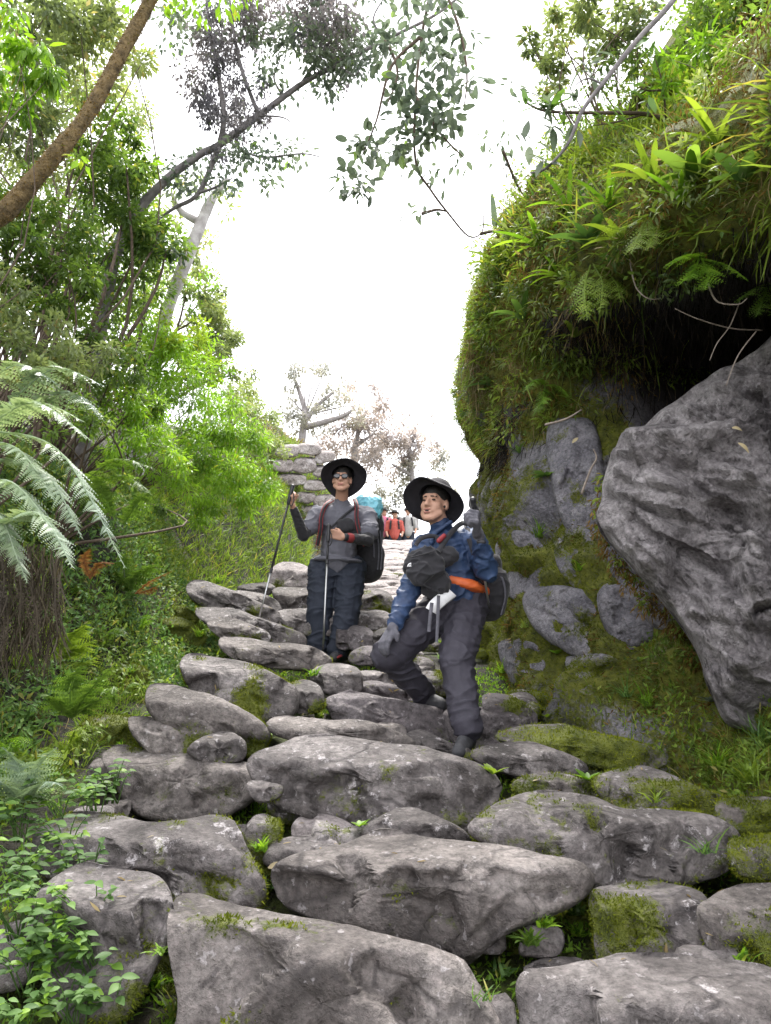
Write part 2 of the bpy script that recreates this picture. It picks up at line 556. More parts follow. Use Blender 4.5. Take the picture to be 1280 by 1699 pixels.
M['farpink'] = leaf_mat('far_pink_leaf', (0.3, 0.27, 0.27), (0.48, 0.44, 0.43), (0.46, 0.44, 0.42), 0.5, 0.6, 0.2, (1.3, 1.25, 1.28))  # likewise paled to carry the far haze in the colour
M['bark_moss'] = plain_mat('mossy_bark', (0.05, 0.035, 0.018), (0.24, 0.17, 0.08), 16, 0.95, 1.0, 0.03)
M['bark_grey'] = plain_mat('grey_bark', (0.10, 0.09, 0.095), (0.27, 0.25, 0.26), 10, 0.9, 0.8, 0.02)
M['bark_pale'] = plain_mat('pale_bark', (0.22, 0.2, 0.2), (0.55, 0.53, 0.54), 7, 0.85, 0.6, 0.02)
M['twig'] = plain_mat('twig_bark', (0.05, 0.035, 0.025), (0.14, 0.105, 0.08), 20, 0.9, 0.5, 0.01)
M['root'] = plain_mat('pale_root', (0.14, 0.11, 0.09), (0.32, 0.27, 0.23), 30, 0.8, 0.3, 0.004)
M['peat'] = leaf_mat('black_rootlets', (0.012, 0.010, 0.011), (0.03, 0.026, 0.026), (0.10, 0.08, 0.07), 0.1, 0.9, 0.05)
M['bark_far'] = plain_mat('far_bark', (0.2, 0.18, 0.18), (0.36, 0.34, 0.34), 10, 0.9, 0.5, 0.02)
M['over'] = leaf_mat('overhang_leaf', (0.06, 0.10, 0.022), (0.24, 0.33, 0.065), (0.34, 0.28, 0.09), 0.45, 0.5, 0.3)
M['grass'] = leaf_mat('bank_grass', (0.07, 0.125, 0.02), (0.21, 0.31, 0.05), (0.32, 0.29, 0.10), 0.4, 0.5, 0.25)

# ================================================================ the setting
def left_edge(Y):
    Y = np.asarray(Y, float)
    return -1.58 + 0.13 * np.sin(Y * 1.1 + 0.6) + 0.95 * sstep(8.0, 17.0, Y)

_BD = [0, .3, .55, .9, 1.4, 2.2, 4, 8, 20, 60, 150]
_BH = [-.10, .10, .55, 1.2, 1.6, 1.95, 2.7, 4.2, 8, 20, 40]

def ground_z(x, Y):
    x = np.asarray(x, float); Y = np.asarray(Y, float)
    P = np.stack([x, Y, np.zeros_like(x)], -1)
    d = left_edge(Y) - x
    b = np.interp(np.maximum(d, 0), _BD, _BH)
    b = b * (1 + .5 * sstep(14, 18, Y) * (d < 2.5))
    b = b * np.where(Y > 24, np.clip(1 - (Y - 24) / 14, 0, 1), 1)
    z = pathz(Y) + np.where(d > 0, b, -0.05 - 0.03 * sstep(0, .3, -d))
    z = z + fbm(P, 1.3, 4, 3) * (0.07 + 0.16 * sstep(.2, 1.0, d)) + fbm(P, 6, 3, 8) * 0.035
    z = np.where(Y > 25, z - (Y - 25) * 0.16, z)
    z = np.where(Y < 0, np.maximum(z, -30), z)
    return z

gx = np.concatenate([np.linspace(-70, -9, 16), np.arange(-8.5, 3.0, 0.08), np.linspace(3.2, 70, 16)])
gy = np.concatenate([np.linspace(-30, -1, 10), np.arange(-0.5, 25, 0.085), np.linspace(25.5, 90, 16)])
GX, GY = np.meshgrid(gx, gy)
GZ = ground_z(GX, GY)
GV = np.stack([GX, GY, GZ], -1).reshape(-1, 3)
nx, ny = len(gx), len(gy)
ii = (np.arange(ny - 1)[:, None] * nx + np.arange(nx - 1)[None]).ravel()
GQ = np.stack([ii, ii + 1, ii + nx + 1, ii + nx], 1)
g_moss = np.clip(0.30 + .22 * (GV[:, 0] > left_edge(GV[:, 1])) + 0.55 * fbm(GV, 1.9, 3, 11) + 0.12 * sstep(0.0, 0.6, left_edge(GV[:, 1]) - GV[:, 0]), 0, 1)
ground = put('ground', (GV, np.zeros((0, 3), int), GQ), M['bank'], attrs={'moss': g_moss}, kind='structure')

# ---- stones
SURF = []        # (V, T, moss) of mossy rock surfaces, for moss tufts

def stone_geo(O, df, db, n=56, nf=11, nb=6, p=5.0, top=2.2, amp=0.03, seed=0, planes=4, fac=1.0, tread=0.0):
    """a rock from its outline O (3-D points): flat riser, sloping tread with a crisp edge, rounded back.
    All relief runs along one direction, so nothing folds."""
    O = resample(catmull(O, 5, True), n, True)
    r = np.random.default_rng(seed)
    C = O.mean(0)
    zmin, zmax = O[:, 2].min(), O[:, 2].max()
    H = zmax - zmin
    Wd = O[:, 0].max() - O[:, 0].min()
    sz = max(min(H, Wd), .06)
    jit = fbm(O, 2.2 / sz, 3, seed + 3) * .025 * sz
    O = O + unit(O - C) * jit[:, None]
    fwd = unit(C - CAM)
    s_f = np.cos((np.arange(nf + 1) / nf) * (math.pi / 2)) ** 0.8
    s_b = [max(math.cos(k / nb * math.pi / 2), .02) for k in range(nb, 0, -1)]
    S = np.concatenate([np.repeat(s_b, n), np.repeat(s_f, n)])
    X = np.concatenate([C + (O - C) * q for q in s_b] + [C + (O - C) * q for q in s_f])
    isb = np.arange(len(X)) < nb * n
    # facets of the riser: tilted cells
    W2 = np.stack([X[:, 0] - C[0], X[:, 2] - C[2]], 1)
    def cells(K, fa, hard):
        q = W2[r.integers(0, len(W2), K)]
        g = r.normal(size=(K, 2)) * fa
        b = r.normal(size=K) * fa * sz * .35
        df_ = W2[:, None] - q[None]
        d2 = (df_ ** 2).sum(-1)
        nr = max(np.sqrt(np.maximum(d2.min(1), 1e-9)).mean(), 1e-3)
        w = np.exp(-(d2 - d2.min(1, keepdims=True)) / nr ** 2 * hard)
        return (((df_ * g[None]).sum(-1) + b) * w).sum(1) / w.sum(1)
    k1 = int(np.clip(planes * Wd / sz, 3, 60))
    rel = cells(k1, .28 * fac, 7.0) + cells(k1 * 5, .16 * fac, 7.0) * .6
    rel = rel * sstep(.0, .22, S)
    dome = df * np.clip(1 - S ** p, 0, 1) ** (1 / p)
    slope = top * (1 + .25 * fbm(X, 1.2 / sz, 2, seed + 21))
    zloc = zmax - .04 * H * (1 + fbm(X * [1, 1, 0], 2.0 / sz, 2, seed + 8))
    lim = np.maximum(slope * (zloc - X[:, 2]) + .01, .0)
    D = df * .97 + np.clip(rel, -.35 * df, .35 * df)
    kk = 14.0 / df
    D = -np.log(np.exp(-D * kk) + np.exp(-lim * kk) + np.exp(-dome * 1.02 * kk)) / kk
    D = np.clip(D, 0, None) * sstep(1.0, .985, S)
    D = np.where(isb, -db * np.sqrt(np.clip(1 - S ** 2, 0, 1)), D)
    V = X - fwd * D[:, None]
    m = nb + nf + 1
    idx = np.arange(n)
    Q = np.concatenate([np.stack([i * n + idx, i * n + (idx + 1) % n, (i + 1) * n + (idx + 1) % n, (i + 1) * n + idx], 1) for i in range(m - 1)])
    V = np.vstack([V, V[:n].mean(0), V[-n:].mean(0)])
    nv = len(V)
    T = np.concatenate([np.stack([np.full(n, nv - 2), (idx + 1) % n, idx], 1),
                        np.stack([np.full(n, nv - 1), (m - 1) * n + idx, (m - 1) * n + (idx + 1) % n], 1)])
    Tall = np.vstack([q2t(Q), T])
    N = vnormals(V, Tall)
    if np.sum(N * (V - C)) < 0:
        Q = Q[:, ::-1]; T = T[:, ::-1]; N = -N
        Tall = np.vstack([q2t(Q), T])
    nz = fbm(V, 1.3 / sz, 3, seed) * amp * sz * .8 + fbm(V, 11, 3, seed + 9) * .006 + fbm(V, 30, 2, seed + 10) * .003
    nz[:-2] *= sstep(-.05, .12, S)
    V = V + N * nz[:, None]
    return V, T, Q, Tall

def moss_field(V, amt, seed, low=0.35):
    z = (V[:, 2] - V[:, 2].min()) / max(np.ptp(V[:, 2]), 1e-3)
    f = fbm(V, 5.5, 4, seed + 40)
    return np.clip(amt + 0.65 * f + low * (0.5 - z) * (0.4 + amt), 0, 1)

path = thing('path', (0, 0, 0), kind='structure')
def ground_y(px, py):
    Y = np.arange(1.5, 22, .02)
    P = np.array([at(px, py, y) for y in Y])
    k = np.nonzero(P[:, 2] < ground_z(P[:, 0], P[:, 1]))[0]
    return Y[k[0]] if len(k) else 6.0
# traced step stones: outline in photograph pixels, moss, options
ST = [
 ([(292,1488),(325,1482),(380,1495),(450,1514),(515,1532),(575,1547),(640,1560),(690,1575),(750,1597),(775,1635),(800,1675),(830,1740),(820,1800),(330,1800),(305,1660),(288,1570)], .10, dict(Y=2.5, n=96, nf=26, df=.32)),
 ([(65,1485),(100,1450),(140,1429),(170,1434),(215,1440),(255,1448),(278,1467),(287,1500),(275,1560),(255,1600),(228,1650),(190,1690),(110,1690),(70,1600),(58,1530)], .30, dict(Y=2.62, n=70, nf=20)),
 ([(60,1385),(100,1352),(140,1345),(200,1350),(250,1364),(300,1361),(350,1352),(385,1362),(402,1395),(420,1440),(434,1470),(425,1505),(350,1510),(280,1500),(180,1480),(70,1460)], .38, dict(Y=3.05, n=80, nf=20)),
 ([(170,1250),(200,1235),(240,1242),(280,1248),(350,1255),(415,1268),(437,1290),(430,1320),(395,1345),(330,1368),(260,1362),(220,1345),(196,1305),(178,1275)], .14, dict(n=72, nf=20)),
 ([(415,1260),(450,1240),(500,1222),(550,1219),(640,1233),(690,1237),(740,1250),(800,1272),(826,1300),(818,1335),(795,1360),(740,1378),(670,1382),(580,1372),(480,1345),(430,1300)], .12, dict(n=90, nf=22, Y=3.72)),
 ([(445,1327),(480,1311),(540,1305),(570,1304),(578,1335),(572,1358),(520,1360),(475,1367),(452,1352)], .25, {}),
 ([(485,1372),(510,1351),(560,1355),(595,1375),(602,1396),(545,1406),(492,1396)], .05, dict(light=1)),
 ([(600,1375),(640,1350),(675,1338),(715,1350),(760,1370),(780,1388),(770,1410),(690,1412),(620,1405)], .12, dict(Y=3.35)),
 ([(443,1412),(465,1394),(540,1400),(590,1412),(560,1440),(500,1446),(442,1437)], .1, dict(Y=3.2)),
 ([(465,1445),(500,1418),(565,1403),(600,1385),(640,1373),(690,1385),(740,1395),(800,1402),(850,1407),(900,1422),(945,1430),(970,1457),(962,1480),(940,1498),(890,1522),(840,1545),(800,1575),(760,1600),(700,1585),(640,1560),(560,1530),(495,1508),(468,1475)], .06, dict(n=110, nf=28, Y=2.95, df=.3, top=2.6)),
 ([(780,1372),(810,1345),(840,1325),(890,1311),(940,1315),(990,1325),(1030,1340),(1090,1342),(1165,1350),(1205,1370),(1220,1400),(1195,1445),(1115,1470),(1040,1475),(965,1470),(900,1440),(840,1415),(800,1395)], .30, dict(n=96, nf=22, Y=3.2)),
 ([(978,1482),(1010,1466),(1080,1464),(1140,1470),(1172,1487),(1175,1520),(1170,1560),(1185,1600),(1110,1612),(1050,1610),(1000,1600),(985,1540)], .46, dict(n=64, Y=2.85)),
 ([(1160,1505),(1200,1474),(1240,1465),(1300,1468),(1400,1475),(1430,1600),(1300,1620),(1210,1610),(1172,1560)], .36, dict(n=64, Y=2.75)),
 ([(872,1618),(915,1608),(980,1595),(1040,1583),(1100,1579),(1165,1587),(1240,1595),(1280,1605),(1330,1640),(1370,1790),(1000,1810),(890,1780),(876,1690)], .10, dict(Y=2.42, n=90, nf=22, df=.3, top=2.6)),
 ([(868,1606),(900,1590),(950,1588),(972,1600),(930,1625),(885,1625)], .2, dict(Y=2.7)),
 ([(242,1152),(250,1136),(280,1134),(320,1145),(370,1162),(415,1185),(440,1205),(445,1228),(420,1252),(365,1252),(310,1235),(270,1205),(246,1175)], .30, dict(n=64, Y=4.25)),
 ([(310,1248),(330,1225),(360,1215),(390,1217),(409,1235),(402,1262),(350,1268)], .12, dict(Y=3.95)),
 ([(130,1205),(165,1186),(220,1190),(252,1220),(248,1250),(165,1258),(135,1235)], .62, dict(Y='g', df=.14)),
 ([(212,1190),(250,1190),(290,1210),(326,1232),(316,1258),(255,1255),(225,1225)], .2, dict(Y=4.1)),
 ([(300,1100),(320,1083),(360,1090),(410,1100),(440,1110),(475,1130),(492,1147),(488,1188),(430,1202),(375,1190),(320,1150)], .26, dict(n=64, Y=4.75)),
 ([(485,1138),(500,1128),(525,1135),(537,1152),(532,1178),(490,1182)], .4, dict(Y=4.7)),
 ([(365,1058),(400,1057),(450,1065),(500,1070),(530,1078),(552,1095),(532,1112),(480,1112),(430,1104),(385,1092),(366,1074)], .16, dict(n=60, Y=5.5, top=2.2, amp=.05)),
 ([(308,975),(325,961),(360,970),(400,985),(440,1003),(465,1018),(455,1040),(400,1030),(345,1012),(318,995)], .08, dict(n=60, Y=6.9)),
 ([(325,1008),(380,1008),(430,1025),(480,1042),(507,1055),(502,1078),(450,1075),(385,1056),(335,1030)], .12, dict(n=56, Y=6.15)),
 ([(345,1030),(390,1026),(425,1040),(448,1053),(440,1068),(380,1064),(352,1048)], .15, dict(Y=5.9)),
 ([(365,980),(425,983),(455,993),(468,1010),(455,1022),(400,1005)], .1, dict(Y=7.3)),
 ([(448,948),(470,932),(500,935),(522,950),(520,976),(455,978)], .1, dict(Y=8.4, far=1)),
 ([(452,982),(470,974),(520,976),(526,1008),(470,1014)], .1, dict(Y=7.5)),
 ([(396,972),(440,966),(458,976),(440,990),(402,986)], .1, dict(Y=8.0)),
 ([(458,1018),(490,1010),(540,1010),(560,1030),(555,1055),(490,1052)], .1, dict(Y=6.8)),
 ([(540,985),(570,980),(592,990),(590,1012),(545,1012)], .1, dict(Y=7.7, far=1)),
 ([(585,995),(607,979),(626,977),(645,983),(653,996),(648,1016),(587,1016)], .3, dict(Y=7.5)),
 ([(583,1018),(605,1012),(635,1013),(650,1022),(648,1040),(610,1046),(585,1043)], .18, dict(Y=6.9)),
 ([(578,1044),(600,1037),(616,1045),(622,1060),(618,1078),(582,1078)], .1, dict(Y=6.5, dark=1)),
 ([(560,1040),(580,1036),(590,1050),(585,1075),(560,1075)], .1, dict(Y=6.6, dark=1)),
 ([(620,1050),(650,1040),(680,1045),(690,1065),(660,1078),(625,1072)], .1, dict(Y=6.4)),
 ([(580,1086),(600,1073),(622,1072),(645,1090),(630,1105),(585,1102)], .12, dict(Y=5.75, dark=1)),
 ([(515,1115),(545,1100),(580,1103),(600,1118),(595,1150),(530,1150)], .15, dict(Y=5.1)),
 ([(588,1118),(620,1112),(645,1118),(662,1132),(650,1145),(592,1142)], .12, dict(Y=5.35, df=.08)),
 ([(586,1136),(620,1129),(651,1134),(680,1148),(704,1160),(700,1178),(640,1172),(592,1160)], .1, dict(Y=5.15, dark=1, df=.08)),
 ([(690,1120),(720,1112),(760,1120),(770,1145),(730,1155),(695,1150)], .3, dict(Y=5.3)),
 ([(540,1160),(575,1146),(600,1150),(640,1158),(690,1168),(730,1176),(748,1190),(760,1212),(758,1240),(720,1242),(670,1232),(600,1215),(560,1198),(545,1180)], .08, dict(Y=4.8, n=76, nf=20, dark=1, df=.12)),
 ([(735,1184),(762,1172),(803,1173),(833,1177),(860,1188),(868,1210),(840,1238),(800,1244),(755,1236)], .12, dict(Y=4.72, dark=1, df=.1)),
 ([(800,1155),(840,1152),(875,1170),(893,1190),(880,1212),(815,1200)], .2, dict(Y=4.85, dark=1)),
 ([(672,1222),(690,1211),(714,1216),(742,1230),(782,1245),(788,1262),(740,1266),(688,1250)], .08, dict(Y=4.3, df=.14)),
 ([(443,1200),(465,1187),(530,1193),(600,1195),(640,1207),(678,1222),(690,1242),(640,1246),(560,1236),(500,1232),(455,1220)], .12, dict(Y=4.15, n=64)),
 ([(783,1246),(830,1232),(880,1230),(920,1242),(965,1262),(975,1280),(950,1296),(880,1292),(815,1278),(788,1262)], .12, dict(Y=3.9, n=60)),
 ([(822,1222),(860,1205),(930,1200),(970,1212),(1040,1228),(1090,1243),(1105,1270),(1040,1278),(965,1272),(880,1250)], .52, dict(Y=4.1, n=64)),
 ([(850,1302),(880,1285),(940,1283),(985,1300),(990,1322),(940,1330),(870,1326)], .45, dict(Y=3.6)),
 ([(985,1295),(1030,1275),(1080,1274),(1130,1293),(1165,1308),(1205,1325),(1205,1358),(1090,1358),(1020,1345)], .52, dict(Y=3.5, n=60)),
 ([(410,1300),(440,1296),(470,1305),(462,1325),(425,1330)], .3, dict(Y=3.5)),
 ([(1190,1330),(1240,1320),(1300,1330),(1310,1370),(1230,1385),(1195,1365)], .55, dict(Y=3.25)),
 ([(1210,1395),(1260,1385),(1330,1390),(1340,1450),(1250,1460),(1212,1435)], .55, dict(Y=3.0)),
 ([(765,1600),(790,1550),(850,1525),(920,1502),(985,1492),(1000,1540),(990,1600),(900,1620),(880,1690),(790,1700)], .92, dict(Y=2.98, n=56, df=.12, top=1.0)),
 ([(195,1690),(225,1640),(265,1590),(300,1600),(312,1680),(300,1760),(200,1760)], .85, dict(Y=2.72, df=.1, top=1.0)),
 ([(405,1385),(430,1350),(465,1365),(460,1420),(450,1480),(425,1470)], .6, dict(Y=3.25, df=.08)),
 ([(160,1120),(195,1098),(235,1105),(248,1130),(230,1150),(175,1150)], .75, dict(Y='g', df=.12, p=2.2)),
 ([(205,1060),(240,1030),(290,1022),(330,1040),(340,1068),(290,1085),(225,1085)], .85, dict(Y='g', df=.14)),
 ([(240,1020),(275,1005),(310,1010),(330,1030),(290,1045),(250,1040)], .8, dict(Y='g', df=.12)),
]
def add_stone(O, moss, Yc, opt, seed):
    O = np.asarray(O, float)
    ext = O.max(0) - O.min(0)
    size = min(ext[0], ext[2])
    df = opt.get('df', np.clip(ext[2] * 0.85, .05, .26))
    V, T, Q, TA = stone_geo(O, df, opt.get('db', np.clip(size * 1.1, .12, .42)), opt.get('n', 48), opt.get('nf', 14), opt.get('nb', 6),
                            top=opt.get('top', 2.3), amp=opt.get('amp', .032), seed=seed, p=6.5, planes=5, fac=1.6)
    mo = moss_field(V, moss + .10, seed)
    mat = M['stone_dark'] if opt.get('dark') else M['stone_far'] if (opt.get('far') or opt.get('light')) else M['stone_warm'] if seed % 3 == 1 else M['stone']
    put('stone', (V, T, Q), mat, path, attrs={'moss': mo}, loc=O.mean(0))
    if not opt.get('nosurf'):
        SURF.append((V, TA, mo))

for k, (pts, moss, opt) in enumerate(ST):
    pts = np.array(pts, float)
    pm = 0.5 * (pts[:, 1].min() + pts[:, 1].max())
    Yc = opt.get('Y', y_of_py(pm))
    if Yc == 'g':
        Yc = ground_y(pts[:, 0].mean(), pm) + .02
    lean = 0.25
    O = [at(px, py, Yc + lean * (pm - py) * mpp(pm, Yc)) for px, py in pts]
    add_stone(O, moss, Yc, opt, 100 + k)

def row_stone(x, Y, w, h, seed, opt, moss=.08):
    r = np.random.default_rng(seed)
    z0 = float(pathz(Y))
    a = [(-.5, -.3), (-.48, .28), (-.3, .5), (0, .52), (.3, .48), (.48, .3), (.5, -.25), (.3, -.5), (-.3, -.5)]
    O = [(x + (u + r.normal() * .04) * w, Y + .35 * v * h, z0 + (v + r.normal() * .07) * h) for u, v in a]
    add_stone(O, moss, Y, opt, seed)

sd = 400
Yr = 8.1
while Yr < 18.6:
    x = float(left_edge(Yr)) + 0.25 + rng.random() * .2
    xr = 1.0 if Yr < 9.5 else 1.25
    while x < xr:
        w = 0.35 + rng.random() * 0.7
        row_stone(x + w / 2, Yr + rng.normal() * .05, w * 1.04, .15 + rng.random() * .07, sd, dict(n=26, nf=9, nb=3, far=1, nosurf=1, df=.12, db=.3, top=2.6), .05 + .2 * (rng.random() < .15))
        x += w
        sd += 1
    Yr += 0.3
# loose cobbles wedged between the steps
for k in range(90):
    Y = 2.1 + rng.random() ** 1.2 * 6
    x = rng.uniform(-1.35, 1.25 if Y < 5 else .95)
    w = rng.uniform(.12, .3)
    row_stone(x, Y, w, w * rng.uniform(.45, .7), 700 + k, dict(n=24, nf=7, nb=4, df=w * .35, db=w * .5), rng.choice([.1, .3, .5]))
for k, (x, Y, w, h) in enumerate([(-.9, 1.75, .8, .3), (0.0, 1.7, .9, .28), (.95, 1.7, .85, .3), (-1.0, 1.2, .8, .26), (-.1, 1.1, .9, .26), (.8, 1.15, .8, .26)]):
    row_stone(x, Y, w, h, 800 + k, dict(n=44, nf=9, df=.2, db=.3))

# ---- rock wall on the far side of the steps (a sheet along the path, overhanging)
_by = np.array([1.2, 2.0, 3.0, 4.0, 4.6, 5.2, 6.0, 7.0, 8.0, 8.8, 9.3])
_bx = np.array([2.1, 1.95, 1.78, 1.6, 1.36, 1.08, .92, .90, .93, .97, 1.0])
base = [(x, y) for x, y in zip(_bx, _by)] + [(1.05, 9.7), (1.6, 10.0), (3.0, 10.2), (8.0, 10.4)]
base = resample(catmull(base, 8), 210)
hs = np.concatenate([np.linspace(-.3, 1.0, 34), np.linspace(1.03, 3.0, 60), np.linspace(3.03, 4.6, 34), np.linspace(4.65, 5.2, 8)])
tb = unit(np.gradient(base, axis=0))
nb_ = np.stack([tb[:, 1], -tb[:, 0]], 1)               # away from the path
Bx, Hh = np.meshgrid(np.arange(len(base)), hs, indexing='ij')
Yb = base[Bx, 1]; Xb = base[Bx, 0]
cav = np.exp(-(np.abs(Yb - 3.95) / 1.45) ** 3)                   # the hollow under the overhang is deepest here
off_a = np.interp(Hh, [-.3, 0, .5, 1.0, 1.4, 1.7, 2.05, 2.25, 2.5, 2.9, 3.3, 3.7, 4.0, 4.3, 4.6, 5.2], [-.05, 0, .10, .15, .18, .20, .18, .14, .12, .12, .14, .22, .4, .9, 2.5, 8])
off_b = np.interp(Hh, [-.3, 0, .5, 1.0, 1.4, 1.9, 2.45, 2.64, 2.78, 3.0, 3.35, 3.7, 4.0, 4.3, 4.6, 5.2], [-.05, 0, .25, .6, 1.3, 2.0, 1.9, .35, .0, -.06, .04, .25, .6, 1.4, 3, 8])
off = off_a * (1 - cav) + off_b * cav
WP = np.stack([Xb + nb_[Bx, 0] * off, Yb + nb_[Bx, 1] * off, pathz(np.minimum(Yb, 9.6)) + Hh], -1)
WV = WP.reshape(-1, 3)
na, nh = WP.shape[:2]
i2 = (np.arange(na - 1)[:, None] * nh + np.arange(nh - 1)[None]).ravel()
WQ = np.stack([i2, i2 + nh, i2 + nh + 1, i2 + 1], 1)
WT = q2t(WQ)
WN = vnormals(WV, WT)
if WN[(na // 3) * nh + 10, 0] > 0:
    WQ = WQ[:, ::-1]; WT = q2t(WQ); WN = -WN
hgt = Hh.reshape(-1)
dsp = fbm(WV, 1.2, 3, 51) * .24 + (1 - 2 * np.abs(fbm(WV, 2.6, 3, 52))) * .15 + fbm(WV, 8, 3, 53) * .06
cavf = cav.reshape(-1)
lip = 1.75 * (1 - cavf) + 2.72 * cavf
dsp = dsp * sstep(-.3, .15, hgt) * (1 - .65 * np.exp(-((hgt - lip) / .3) ** 2))
WV = WV + WN * dsp[:, None]
WN = vnormals(WV, WT)
w_moss = np.clip(.52 + .75 * fbm(WV, 2.4, 4, 60) + .35 * np.exp(-((hgt - .45) / .4) ** 2) - .3 * np.exp(-((hgt - 1.1) / .35) ** 2) + .5 * sstep(2.2, 2.6, hgt) + .25 * sstep(5.0, 6.0, WV[:, 1]), 0, 1)
cavmask = np.maximum(sstep(1.0, 1.35, hgt) * sstep(2.85, 2.6, hgt) * sstep(.2, .5, cavf), .8 * sstep(1.5, 1.7, hgt) * sstep(2.25, 2.05, hgt) * sstep(.52, .6, vnoise(WV, 1.5, 66)) * (WV[:, 1] < 9))  # hollows whose shade is painted into the wall colour
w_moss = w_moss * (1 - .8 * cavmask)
rock_wall = put('rock_wall', (WV, np.zeros((0, 3), int), WQ), M['wall'], attrs={'moss': w_moss, 'soil_shade': np.clip(cavmask * 1.1, 0, 1)},
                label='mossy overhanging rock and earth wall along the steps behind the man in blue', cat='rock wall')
WALL = (WV, WT, WN, hgt, w_moss, cavmask, lip)

def traced_rock(name, pts, Yf, moss, mat, parent=None, extra=None, n=80, nf=22, df=.3, db=.5, amp=.04, seed=1, top=9.0, label=None, cat=None, p=2.4, planes=6):
    O = [at(px, py, Yf(px, py)) for px, py in pts]
    V, T, Q, TA = stone_geo(O, df, db, n, nf, 8, p=p, top=top, amp=amp, seed=seed, planes=planes)
    if extra:
        V = extra(V, TA)
    mo = moss_field(V, moss, seed)
    o = put(name, (V, T, Q), mat, parent, attrs={'moss': mo}, loc=np.mean(O, 0), label=label, cat=cat)
    SURF.append((V, TA, mo))
    return o

# rocks set in the wall
_wb = __import__('mathutils.bvhtree', fromlist=['BVHTree']).BVHTree.FromPolygons(WV.tolist(), WT.tolist())
def wall_y(px, py, d):
    h = _wb.ray_cast(Vector(CAM), Vector(at(px, py, 1.0) - CAM).normalized())
    return h[0].y if h[0] is not None else d
for k, (pts, Y, moss, df) in enumerate([
    ([(822,905),(850,880),(890,890),(912,930),(905,985),(870,1000),(835,975)], 5.4, .2, .05),
    ([(908,710),(945,685),(985,700),(1002,780),(995,860),(950,890),(915,810)], 5.0, .22, .09),
    ([(870,985),(930,970),(985,990),(1040,1040),(1050,1090),(985,1100),(920,1070),(880,1030)], 5.0, .28, .05),
    ([(990,985),(1035,965),(1085,1010),(1090,1055),(1050,1075),(1005,1050)], 4.8, .2, .05),
    ([(1010,870),(1060,920),(1120,1000),(1110,1050),(1060,1020),(1010,940)], 4.7, .1, .07),
    ([(828,1070),(870,1060),(905,1085),(895,1130),(850,1135)], 5.0, .3, .05),
    ([(940,1090),(1000,1085),(1040,1110),(1020,1150),(960,1150)], 4.75, .55, .05),
    ([(920,880),(960,870),(1000,900),(1005,960),(960,980),(925,940)], 5.0, .45, .05)]):
    c = np.mean(np.array(pts), 0)
    yc = wall_y(c[0], c[1], Y)
    O = [at(px, py, wall_y(c[0] + (px - c[0]) * .8, c[1] + (py - c[1]) * .8, yc) + .03) for px, py in pts]
    V, T, Q, TA = stone_geo(O, df * 1.8, .3, 56, 18, 5, p=2.6, top=9.0, amp=.05, seed=900 + k, planes=8, fac=2.2)
    mo = moss_field(V, moss, 900 + k)
    put('rock', (V, T, Q), M['wall'], rock_wall, attrs={'moss': mo}, loc=np.mean(O, 0))
    SURF.append((V, TA, mo))

# the great grey boulder hanging over the steps
BP = [(1016,905),(1002,868),(1008,820),(1022,770),(1050,722),(1100,672),(1165,625),(1240,585),(1330,540),(1480,520),(1650,620),(1720,900),(1650,1180),(1480,1290),(1360,1270),(1290,1235),(1248,1208),(1205,1200),(1168,1120),(1140,1060),(1095,1000),(1050,945)]
def crag(V, T):
    """angular broken faces, ledges and cracks, all cut along the line of the overhang"""
    r = np.random.default_rng(29)
    C = V.mean(0)
    f = unit(np.array([-.55, -.83, .1]))
    a = unit(np.cross(f, [0, 0, 1.0])); b = np.cross(a, f)
    U = np.stack([(V - C) @ a, (V - C) @ b], 1)
    U = U @ np.array([[.8, -.6], [.6, .8]]) * np.array([1.0, 1.9])         # cells run down along the bedding
    N = vnormals(V, T)
    front = sstep(.1, .75, N @ f)
    tot = np.zeros(len(V))
    for K, fa, hard, lim in ((12, .30, 16.0, .11), (46, .30, 16.0, .07), (220, .36, 14.0, .04), (900, .36, 12.0, .018)):
        q = U[r.integers(0, len(U), K)]
        g = r.normal(size=(K, 2)) * fa
        off = r.normal(size=K) * lim * .35
        d2 = ((U[:, None] - q[None]) ** 2).sum(-1)
        nr = np.sqrt(np.maximum(d2.min(1), 1e-9)).mean()
        w = np.exp(-np.minimum((d2 - d2.min(1, keepdims=True)) / nr ** 2 * hard, 60))
        h = ((((U[:, None] - q[None]) * g[None]).sum(-1) + off[None]) * w).sum(1) / w.sum(1)
        tot += np.clip(h, -lim, lim)
    V = V + f * (tot * front)[:, None]
    N = vnormals(V, T)
    V = V + N * (fbm(V, 6, 4, 6) * .010 + fbm(V, 20, 3, 7) * .005)[:, None]
    body_, n_ = V[:-2].reshape(-1, 260, 3), len(V)
    m_ = body_.shape[0]
    wgt = np.concatenate([np.ones(8), sstep(40, 8, np.arange(m_ - 8))])[:, None, None]     # calm the rim
    for _ in range(4):
        sm = (np.roll(body_, 1, 1) + np.roll(body_, -1, 1) + np.concatenate([body_[:1], body_[:-1]]) + np.concatenate([body_[1:], body_[-1:]])) / 4
        body_ = body_ + (sm - body_) * wgt * .6
    return np.vstack([body_.reshape(-1, 3), V[-2:]])
boulder = traced_rock('boulder', BP, lambda px, py: 4.45 - .0013 * (px - 1000) - .0004 * (py - 870), .02, M['cliff'], None, crag, 260, 90, .5, .9, .02, 77,
                      label='huge grey boulder with cracked face overhanging the mossy wall', cat='boulder', p=2.2, planes=6)

